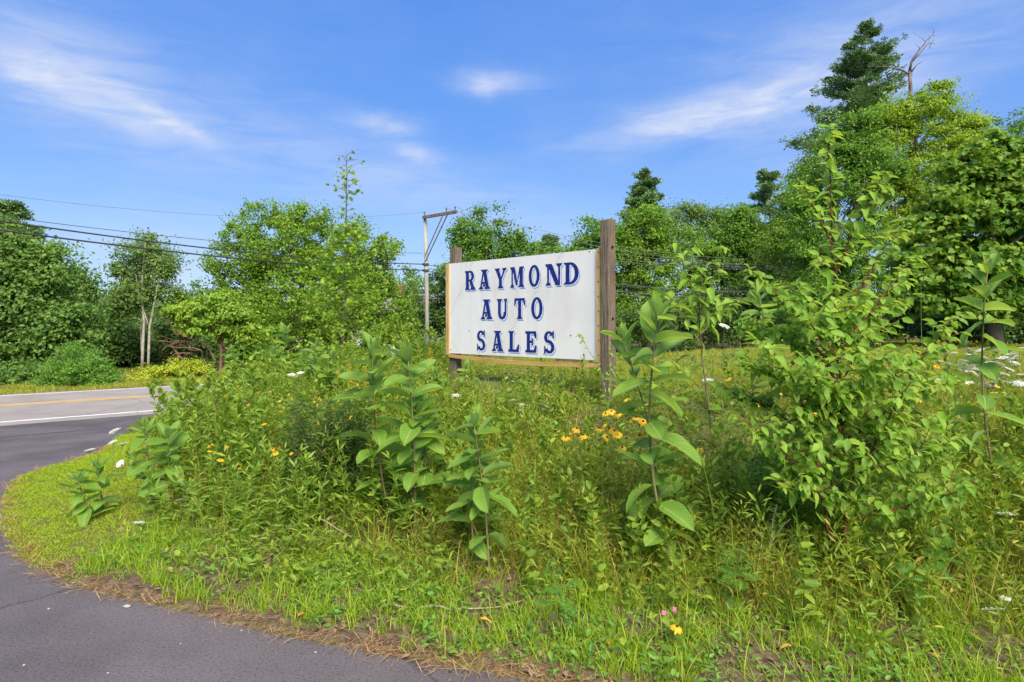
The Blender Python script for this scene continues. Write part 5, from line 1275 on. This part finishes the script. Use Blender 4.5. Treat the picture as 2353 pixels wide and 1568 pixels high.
# ------------------------------------------------------------------ grass and ground cover
def field(n, seed, d_lo, d_hi, Yr, mask=None, kmax=.98):
    """random spots on the island within the view (with a margin), even density per ground area"""
    r = np.random.default_rng(seed)
    Y = np.sqrt(Yr[0] ** 2 + (Yr[1] ** 2 - Yr[0] ** 2) * r.random(n)); X = (r.random(n) * 2 - 1) * kmax * Y
    d = island_d(X, Y); ok = (d > d_lo) & (d < d_hi)
    if mask is not None: ok &= mask(X, Y, d, r)
    X, Y, d = X[ok], Y[ok], d[ok]
    return X, Y, terrain(X, Y, d), d, r
def box_field(n, seed, xr, yr, mask):
    r = np.random.default_rng(seed); X = xr[0] + (xr[1] - xr[0]) * r.random(n); Y = yr[0] + (yr[1] - yr[0]) * r.random(n)
    d = island_d(X, Y); ok = d > 0; X, Y, d = X[ok], Y[ok], d[ok]; m = mask(X, Y, d, r); X, Y, d = X[m], Y[m], d[m]
    return X, Y, terrain(X, Y, d), d, r
def blades(X, Y, Z, h, w, r, lean=.5, segs=3):
    n = len(X); az = r.random(n) * 6.28; L = np.stack([np.cos(az), np.sin(az)], 1); fa = r.random(n) * 6.28; S = np.stack([np.cos(fa), np.sin(fa)], 1)
    b = lean * (.3 + r.random(n)) * h; V = []
    base = np.stack([X, Y, Z - .01], 1)
    for k in range(segs):
        t = k / segs; c = base + np.stack([L[:, 0] * b * t ** 1.8, L[:, 1] * b * t ** 1.8, h * (t - .18 * t ** 3)], 1)
        ww = (w * (1 - .45 * t) / 2)[:, None]; s3 = np.concatenate([S * ww, np.zeros((n, 1))], 1)
        V += [c - s3, c + s3]
    V.append(base + np.stack([L[:, 0] * b, L[:, 1] * b, h * .80], 1))
    V = np.stack(V, 1); k = 2 * segs + 1; off = np.arange(n)[:, None] * k
    q = [np.array([2 * i, 2 * i + 1, 2 * i + 3, 2 * i + 2])[None] + off for i in range(segs - 1)]
    tri = np.array([2 * segs - 2, 2 * segs - 1, 2 * segs])[None] + off
    return V.reshape(-1, 3), [np.concatenate(q), tri]
def noise2(x, y, s, ph=0.0):
    return .5 + .25 * (np.sin(x * s + 1.3 * np.sin(y * s * .7 + ph)) + np.sin(y * s * 1.1 + 1.7 * np.sin(x * s * .6 + ph * 2) + ph))
_gn = {}
def gn_group(K):
    if K in _gn: return _gn[K]
    ng = bpy.data.node_groups.new('scatter', 'GeometryNodeTree')
    ng.interface.new_socket('Geometry', in_out='INPUT', socket_type='NodeSocketGeometry'); ng.interface.new_socket('Geometry', in_out='OUTPUT', socket_type='NodeSocketGeometry')
    N, L = ng.nodes.new, ng.links.new
    gi, go, jn = N('NodeGroupInput'), N('NodeGroupOutput'), N('GeometryNodeJoinGeometry')
    def attr(nm, ty):
        a = N('GeometryNodeInputNamedAttribute'); a.data_type = ty; a.inputs['Name'].default_value = nm; return a.outputs['Attribute']
    kind, rot, sc = attr('kind', 'INT'), attr('rot', 'FLOAT_VECTOR'), attr('scl', 'FLOAT')
    er = N('FunctionNodeEulerToRotation'); L(rot, er.inputs[0])
    def pick(val):
        c = N('FunctionNodeCompare'); c.data_type = 'INT'; c.operation = 'EQUAL'
        ins = [s for s in c.inputs if s.type == 'INT']; L(kind, ins[0]); ins[1].default_value = val
        s = N('GeometryNodeSeparateGeometry'); s.domain = 'POINT'; L(gi.outputs[0], s.inputs['Geometry']); L(c.outputs[0], s.inputs['Selection']); return s.outputs['Selection']
    for k in range(K):
        ip = N('GeometryNodeInstanceOnPoints')
        L(pick(100 + k), ip.inputs['Points']); L(pick(k), ip.inputs['Instance']); L(er.outputs[0], ip.inputs['Rotation']); L(sc, ip.inputs['Scale']); L(ip.outputs[0], jn.inputs[0])
    L(jn.outputs[0], go.inputs[0]); _gn[K] = ng
    return ng
def gn_scatter(name, label, cat, mat, temps, pts, scale, tilt=.08):
    """templates (V, faces) repeated over the ground points of one 'stuff' object"""
    X, Y, Z, d, r = pts; n = len(X); K = len(temps)
    Vs, Fs, kd, off = [], [], [], 0
    for k, (V, F_) in enumerate(temps):
        Vs.append(V); Fs += [f + off for f in F_]; off += len(V); kd.append(np.full(len(V), k))
    which = r.integers(0, K, n); Vs.append(np.stack([X, Y, Z - .008], 1)); kd.append(100 + which)
    me = mesh_np(name, np.concatenate(Vs), Fs, mat)
    m = off + n; rot = np.zeros((m, 3), np.float32); rot[off:, :2] = r.normal(size=(n, 2)) * tilt; rot[off:, 2] = r.random(n) * 6.28
    sc = np.ones(m, np.float32); sc[off:] = scale[0] + (scale[1] - scale[0]) * r.random(n)
    a = me.attributes.new('kind', 'INT', 'POINT'); a.data.foreach_set('value', np.concatenate(kd).astype(np.int32))
    a = me.attributes.new('rot', 'FLOAT_VECTOR', 'POINT'); a.data.foreach_set('vector', rot.ravel())
    a = me.attributes.new('scl', 'FLOAT', 'POINT'); a.data.foreach_set('value', sc)
    o = obj(name, me); md = o.modifiers.new('scatter', 'NODES'); md.node_group = gn_group(K)
    return tag(o, label, cat, kind='stuff')
def tuft(seed, n, h, w, lean, sig, segs=3):
    r = np.random.default_rng(seed); X, Y = r.normal(size=n) * sig, r.normal(size=n) * sig
    return blades(X, Y, np.zeros(n), h[0] + (h[1] - h[0]) * r.random(n) ** 1.4, w[0] + (w[1] - w[0]) * r.random(n), r, lean, segs)
def rosette(seed, n, size, hz, sig, template, up=1.0):
    r = np.random.default_rng(seed); pos = np.stack([r.normal(size=n) * sig, r.normal(size=n) * sig, hz[0] + (hz[1] - hz[0]) * r.random(n) ** 1.4], 1)
    az = r.random(n) * 6.28; e = r.normal(size=n) * .4; dr = np.stack([np.cos(az) * np.cos(e), np.sin(az) * np.cos(e), np.sin(e)], 1)
    A, B, C_ = frames(dr, np.array([0, 0, up]) + r.normal(size=(n, 3)) * .4)
    return scatter(template[0], template[1], pos, A, B, C_, size * (.5 + .9 * r.random(n)))
def weed(seed, H, nleaf, ll, template, bend=.16, bare=.1, branch=0):
    rk = np.random.default_rng(seed); t = np.linspace(0, 1, 6); bd = rk.normal(0, bend, 2)
    S = np.stack([bd[0] * t ** 2, bd[1] * t ** 2, t], 1) * H
    tv, tq, _ = tube(S, np.linspace(.0035, .001, 6), 3)
    f = bare + (1 - bare) * np.sort(rk.random(nleaf)); az_ = np.arange(nleaf) * 2.4; e = np.radians(15 + 30 * f + rk.normal(size=nleaf) * 16)
    p = np.stack([np.interp(f, t, S[:, i]) for i in range(3)], 1); dr = np.stack([np.cos(az_) * np.cos(e), np.sin(az_) * np.cos(e), np.sin(e)], 1)
    if branch: p = p + dr * (branch * rk.random(nleaf))[:, None]
    A, B, C_ = frames(dr, np.array([0, 0, 1.]) + rk.normal(size=(nleaf, 3)) * .35)
    lv, lf = scatter(template[0], template[1], p, A, B, C_, ll * (.55 + .7 * rk.random(nleaf)) * (1.1 - .5 * f))
    return np.concatenate([tv, lv]), [tq] + [x + len(tv) for x in lf]
mown = lambda X, Y: sstep(-2.5, -3.3, X) * sstep(1.35, .95, island_d(X, Y)) * sstep(14, 11, Y)
LTX = lambda X, Y: (1 - .88 * sstep(6.8, 8.2, Y) * sstep(-1.6, -.6, X)) * (1 - .7 * sstep(4.6, 6.0, Y) * sstep(1.5, 2.4, X))          # the lawn behind the sign stays low
_b0, _b1 = np.array([bTL.x, bTL.y]), np.array([bTR.x + .2, bTR.y - .15])
def near_sign(X, Y):
    e = _b1 - _b0; t = np.clip(((X - _b0[0]) * e[0] + (Y - _b0[1]) * e[1]) / (e @ e), -.1, 1.1)
    return 1 - .9 * sstep(2.0, .9, np.hypot(X - _b0[0] - t * e[0], Y - _b0[1] - t * e[1]))
def m_mown(X, Y, d, r): return r.random(len(X)) < mown(X, Y)
def m_front(X, Y, d, r): return (r.random(len(X)) < sstep(.03, .2, d) * (1 - .6 * sstep(.6, 1.1, d)) * (.26 + 1.0 * sstep(.34, .58, noise2(X, Y, 3.6, .4) * .6 + noise2(X, Y, 9, 2) * .4))) & (mown(X, Y) < .5)
def m_bank(X, Y, d, r): return (r.random(len(X)) < sstep(.5, 1.5, d) * LTX(X, Y) * near_sign(X, Y) * (.35 + .9 * sstep(.3, .6, noise2(X, Y, 1.7, 2)))) & (mown(X, Y) < .4)
def m_lawn(X, Y, d, r): return r.random(len(X)) < sstep(3.0, 4.4, d)
def m_cover(X, Y, d, r): return (r.random(len(X)) < sstep(.12, .7, d) * LTX(X, Y) * (.3 + sstep(.4, .65, noise2(X, Y, 2.1, 5)))) & (mown(X, Y) < .3)
def m_weed(X, Y, d, r): return (r.random(len(X)) < sstep(.55, 1.35, d) * LTX(X, Y) * near_sign(X, Y) * (.32 + sstep(.3, .6, noise2(X, Y, 1.2, 4)))) & (mown(X, Y) < .3)
def m_weed_left(X, Y, d, r): return (r.random(len(X)) < sstep(.45, 1.1, d) * sstep(-.4, -1.2, X) * near_sign(X, Y) * (.35 + .9 * noise2(X, Y, 1.5, 7))) & (mown(X, Y) < .3)
def m_weed_right(X, Y, d, r): return r.random(len(X)) < sstep(.9, 1.6, d) * sstep(.9, 1.6, X) * sstep(5.4, 4.3, Y) * (1 - .8 * sstep(.68, .72, X / Y) * sstep(.86, .82, X / Y)) * (.4 + .8 * noise2(X, Y, 2.0, 1))
T4 = range(4)
gn_scatter('mown_grass', 'short bright mown grass on the rounded tip of the bank', 'grass', 'grass_mown', [tuft(600 + i, 26, (.018, .045), (.004, .008), .9, .030, 2) for i in T4], box_field(26000, 401, (-7.5, -2.3), (4.3, 10.5), m_mown), (.7, 1.3))
gn_scatter('front_grass', 'bright green grass tufts along the pavement edge', 'grass', 'grass_bright', [tuft(610 + i, 18, (.05, .19), (.003, .0065), .65, .028) for i in range(6)], field(17000, 402, .03, 2.6, (2.3, 7.5), m_front), (.45, 1.25))
gn_scatter('bank_grass', 'mixed meadow grass covering the bank', 'grass', 'grass_meadow', [tuft(620 + i, 16, (.12, .42), (.0025, .006), .65, .045) for i in range(6)], field(20000, 403, .25, 30, (2.6, 13), m_bank), (.5, 1.25))
gn_scatter('low_grass', 'short green undergrowth grass on the bank', 'grass', 'grass_bright', [tuft(630 + i, 18, (.03, .13), (.003, .007), .85, .04) for i in T4], field(13000, 404, .3, 30, (2.5, 10), m_bank), (.5, 1.2))
gn_scatter('lawn_grass', 'yellow-green lawn grass around and behind the sign', 'grass', 'grass_lawn', [tuft(640 + i, 34, (.06, .17), (.006, .014), .6, .11, 2) for i in T4], field(15000, 405, 3.0, 60, (6.0, 42), m_lawn, 1.0), (.4, .95))
gn_scatter('meadow_grass', 'taller seeding grass standing in front of the sign', 'grass', 'grass_meadow', [tuft(645 + i, 22, (.10, .34), (.003, .006), .4, .06) for i in T4], field(5200, 408, 2.6, 60, (5.0, 13), lambda X, Y, d, r: r.random(len(X)) < sstep(-2, -1, X) * sstep(12, 8, Y) * near_sign(X, Y)), (.4, .85))
gn_scatter('dry_grass', 'thin straw-coloured dry stalks among the meadow grass', 'grass', 'grass_dry', [tuft(650 + i, 9, (.12, .42), (.0016, .003), .8, .06) for i in T4], field(6500, 406, .1, 30, (2.5, 12), m_bank), (.5, 1.4), .25)
def m_rust(X, Y, d, r):
    c = np.zeros(len(X))
    for cx_, cy_, s_ in ((-1.15, 4.4, .35), (-.55, 4.2, .2), (2.35, 3.6, .35), (2.9, 3.3, .3), (1.2, 4.9, .4), (-2.2, 5.6, .6), (-1.6, 6.4, .7), (-3.1, 6.8, .6), (-2.6, 7.4, .7), (-1.0, 5.3, .4), (.3, 4.2, .3), (1.5, 3.6, .25)): c = np.maximum(c, np.exp(-((X - cx_) ** 2 + (Y - cy_) ** 2) / s_ ** 2))
    return r.random(len(X)) < c * .8
gn_scatter('rust_grass', 'rusty brown seed stalks in patches on the bank', 'grass', 'rust_seed', [tuft(660 + i, 14, (.15, .42), (.002, .004), .45, .05) for i in T4], field(6500, 407, .2, 30, (2.6, 9), m_rust), (.6, 1.3))
gn_scatter('ground_cover', 'small broad green leaves of low weeds on the bank', 'ground cover', 'leaf_weed', [rosette(670 + i, 14, .042, (.005, .12), .05, LEAF_OVAL) for i in T4], field(6500, 411, .12, 30, (2.5, 11), m_cover), (.6, 1.4))
gn_scatter('vetch_cover', 'fine narrow leaves of tangled low weeds', 'ground cover', 'leaf_goldenrod', [rosette(680 + i, 26, .048, (.01, .20), .07, LEAF_LANCE) for i in T4], field(6000, 412, .3, 30, (2.6, 11), m_cover), (.6, 1.4))
gn_scatter('clover_cover', 'low leafy clover and small weeds near the pavement', 'ground cover', 'leaf_shrub', [rosette(690 + i, 22, .026, (.0, .06), .045, LEAF_OVAL) for i in T4], field(6500, 413, .05, 3, (2.4, 8), m_front), (.6, 1.5))
gn_scatter('weed_thicket', 'thick mixed weeds covering the bank', 'weeds', 'leaf_weed', [weed(700 + i, .36, 26, .062, LEAF_OVAL) for i in range(6)], field(5200, 421, .5, 30, (2.9, 9.5), m_weed), (.5, 1.5), .14)
gn_scatter('narrow_weed_thicket', 'narrow-leaved weeds filling the left slope', 'weeds', 'leaf_goldenrod', [weed(710 + i, .46, 46, .078, LEAF_LANCE) for i in range(6)], field(6400, 422, .5, 30, (4.2, 12), m_weed_left), (.55, 1.5), .14)
gn_scatter('tall_weed_thicket', 'tall broad-leaved weeds along the crest of the left slope', 'weeds', 'leaf_weed', [weed(720 + i, .62, 44, .085, LEAF_OVAL) for i in range(6)], field(2300, 424, .9, 30, (5.0, 12), m_weed_left), (.6, 1.5), .12)
gn_scatter('fine_weed_thicket', 'fine tangled weeds in the foreground bank', 'weeds', 'grass_meadow', [weed(730 + i, .42, 40, .055, LEAF_LANCE, .3, .05, .05) for i in range(6)], field(5000, 423, .5, 30, (2.9, 9.0), m_weed), (.5, 1.3), .22)
gn_scatter('right_weed_thicket', 'dense leafy weeds around the foot of the dogwood', 'weeds', 'leaf_goldenrod', [weed(740 + i, .44, 46, .062, LEAF_OVAL if i % 2 else LEAF_LANCE, .25, .05, .05) for i in range(6)], field(4200, 425, .6, 30, (3.0, 7), m_weed_right), (.5, 1.7), .18)
def m_litter(X, Y, d, r): return (r.random(len(X)) < sstep(-.02, .1, d) * (.25 + sstep(.62, .4, noise2(X, Y, 2.6, .4)))) & (mown(X, Y) < .6)
gn_scatter('leaf_litter', 'brown dry leaf litter between the grass tufts', 'leaf litter', 'litter', [rosette(750 + i, 5, .034, (.006, .016), .07, LEAF_OVAL, 2.0) for i in T4], field(9500, 414, .0, 3.5, (2.3, 6.5), m_litter), (.4, 1.2), .05)
def m_edge(X, Y, d, r): return r.random(len(X)) < np.exp(-((d - .03) / (.035 + .035 * noise2(X, Y, 3, 1))) ** 2) * (.25 + .9 * noise2(X, Y, 1.9, 3))
EX, EY, EZ, Ed, Er = field(90000, 415, -.10, .22, (2.4, 9), m_edge, 1.05)
NEEDLE = (LEAF_LANCE[0] * np.array([1, .16, .2]), LEAF_LANCE[1])
gn_scatter('pine_straw', 'rust-coloured pine straw along the pavement edge', 'pine straw', 'straw', [rosette(760 + i, 9, .075, (.009, .02), .035, NEEDLE, 2.0) for i in T4], (EX, EY, np.maximum(EZ, pave_z(EX, EY)) + .003, Ed, Er), (.6, 1.3), .04)
# far verge grass
n_ = 9000; s = 6.45 + 9 * rng.random(n_) ** 1.5; t = rng.random(n_) * 60 - 40; p = RA[None] + s[:, None] * RN[None] + t[:, None] * RU[None]
p = p[p[:, 1] > 6]
gn_scatter('verge_grass', 'yellow-green grass on the far road verge', 'grass', 'grass_meadow', [tuft(770 + i, 22, (.05, .16), (.010, .022), .6, .10, 2) for i in T4], (p[:, 0], p[:, 1], terrain(p[:, 0], p[:, 1]), None, rng), (.6, 1.3))

# a wood that closes the view behind everything
def far_crown(seed):
    r = np.random.default_rng(seed); C, d = crown_points([(np.array([0, 0, 4.5]), np.array([3.6, 3.2, 4.6])), (np.array([1.5, 0, 2.5]), np.array([3, 3, 3])), (np.array([-1.6, 0, 3]), np.array([2.6, 3, 3.4]))], 120, r)
    return leaves(C, d, 40, 1.0, .6, .34, r, LEAF_DIAMOND)
r_ = np.random.default_rng(70); fx, fy, fz = [], [], []
for i in range(64):
    px = -560 + i * 56 + r_.normal() * 14; D = 62 + r_.random() * 26; x = (px - CX) / F * D
    fx.append(x); fy.append(D); fz.append(tz(x, D) - (.5 if px < 1250 else -.3))
gn_scatter('far_wood', 'distant wood closing the view behind the nearer trees', 'wood', 'leaf_cool', [far_crown(800 + i) for i in T4], (np.array(fx), np.array(fy), np.array(fz), None, r_), (.62, .95), .02)

# ------------------------------------------------------------------ loose things on the ground
FL = [leaf_mesh(1, .45, 'leaf_fallen', .25, .1, wav=.06, shape='ovate', rib='straw'), leaf_mesh(1, .40, 'leaf_fallen', .4, .4, wav=.08, shape='ovate', rib='straw')]
for i, (px, py, s_, lab) in enumerate(((1455, 1348, .10, 'large tan fallen leaf below the tall milkweed'), (1335, 1235, .09, 'yellow withered leaf hanging in the weeds left of tall milkweed'), (1385, 1260, .05, 'small yellow fallen leaf by the tall milkweed'), (1645, 1352, .05, 'small yellow leaf in the front grass right of milkweed'), (1550, 1372, .09, 'tan curled leaf in the front grass'), (1765, 1312, .05, 'yellow-green fallen leaf left of the dogwood stem'), (1230, 1268, .04, 'tiny yellow leaf below the sign'), (520, 1252, .06, 'yellow star-like leaf on the left bank'), (1300, 1330, .06, 'tan dry leaf in the middle of the front bank'), (1920, 670, 0, ''), (700, 1420, .07, 'brown dry leaf by the pavement on the left bank'), (1100, 1440, .08, 'brown curled leaf in the front grass at centre'), (1400, 1495, .07, 'grey-brown dead leaf near the pavement'), (1820, 1500, .07, 'brown dead leaf in the front grass at right'), (2140, 1520, .06, 'brown dead leaf low at bottom right'), (1520, 1390, .08, 'pinkish-brown oak leaf in the front grass'))):
    if not s_: continue
    b = G(px, py); o = obj('fallen_leaf', FL[i % 2], None); tag(o, lab, 'fallen leaf', 'fallen leaves on the bank')
    orient(o, (b.x, b.y, b.z + .025 + (.06 if 'hanging' in lab else 0)), i * 1.7, R(5)); o.scale = (s_,) * 3
r_ = np.random.default_rng(95)
for x0, y0, x1, y1, rd, lab in ((680, 1210, 900, 1300, .005, 'long pale twig lying across the bank under the dark bush'), (1085, 1310, 1290, 1240, .006, 'grey stick lying behind the short milkweed'), (880, 1408, 1035, 1418, .008, 'bleached flat stick in the front grass'), (1040, 1415, 1200, 1392, .005, 'thin pale stick right of the bleached one'), (1490, 1390, 1640, 1365, .004, 'thin grey twig below the tall milkweed'), (2285, 1480, 2292, 1560, .004, 'brown stick low at the right edge'), (1785, 1230, 1760, 1340, .006, 'grey forked dead stem left of the dogwood')):
    a, b = G(x0, y0), G(x1, y1); a.z += .03; b.z += .03
    if 'forked' in lab: a = P(1785, 1160, b.y)
    pth = limb_path(a, b, r_, 9, .35, .03)
    if 'forked' not in lab: pth[:, 2] = np.maximum(pth[:, 2], terrain(pth[:, 0], pth[:, 1]) + .015)
    tw_ = MB().tube(pth, np.linspace(rd, rd * .5, 9), 5)
    if 'forked' in lab: tw_.tube(limb_path(pth[5], pth[5] + np.array([.13, .02, .16]), r_, 6, .4, .1), np.linspace(rd * .6, rd * .25, 6), 5)
    else: tw_.tube(limb_path(pth[3], pth[3] + np.array([.06, .05, .02]) + r_.normal(size=3) * .02, r_, 5, .4, .1), np.linspace(rd * .5, rd * .2, 5), 4)
    tag(obj('twig', tw_.mesh('twig', ['twig_grey'], True)), lab, 'twig', 'twigs on the bank')
def pebble(seed):
    r = np.random.default_rng(seed); u, v = np.meshgrid(np.linspace(0, 2 * np.pi, 9)[:-1], np.linspace(0, np.pi, 6))
    V = np.stack([np.cos(u) * np.sin(v), np.sin(u) * np.sin(v) * .7, np.cos(v) * .4], -1).reshape(-1, 3) * (1 + .12 * r.normal(size=(48, 1)))
    return MB().add(V, np.array([(i * 8 + j, (i + 1) * 8 + j, (i + 1) * 8 + (j + 1) % 8, i * 8 + (j + 1) % 8) for i in range(5) for j in range(8)])).mesh('pebble', ['stone'], True)
PB = [pebble(i) for i in range(3)]
for i, (px, py, s_, lab) in enumerate(((292, 1396, .022, 'flat grey pebble at the pavement edge, largest on the left'), (112, 1400, .008, 'small pale pebble on the driveway left of the grey one'), (55, 1530, .009, 'small pale pebble low at the left of the driveway'), (248, 1548, .007, 'small pale pebble at the bottom of the driveway'), (555, 1450, .007, 'tan pebble on the driveway below the bank'), (725, 1500, .008, 'small tan pebble near the driveway edge'), (415, 1480, .005, 'tiny pebble in the middle of the driveway'))):
    X, Y = on_pave(px, py); o = obj('pebble', PB[i % 3], None, (X, Y, float(pave_z(X, Y)) + s_ * .35)); o.scale = (s_,) * 3; o.rotation_euler = (0, 0, i); tag(o, lab, 'pebble', 'pebbles on the driveway')
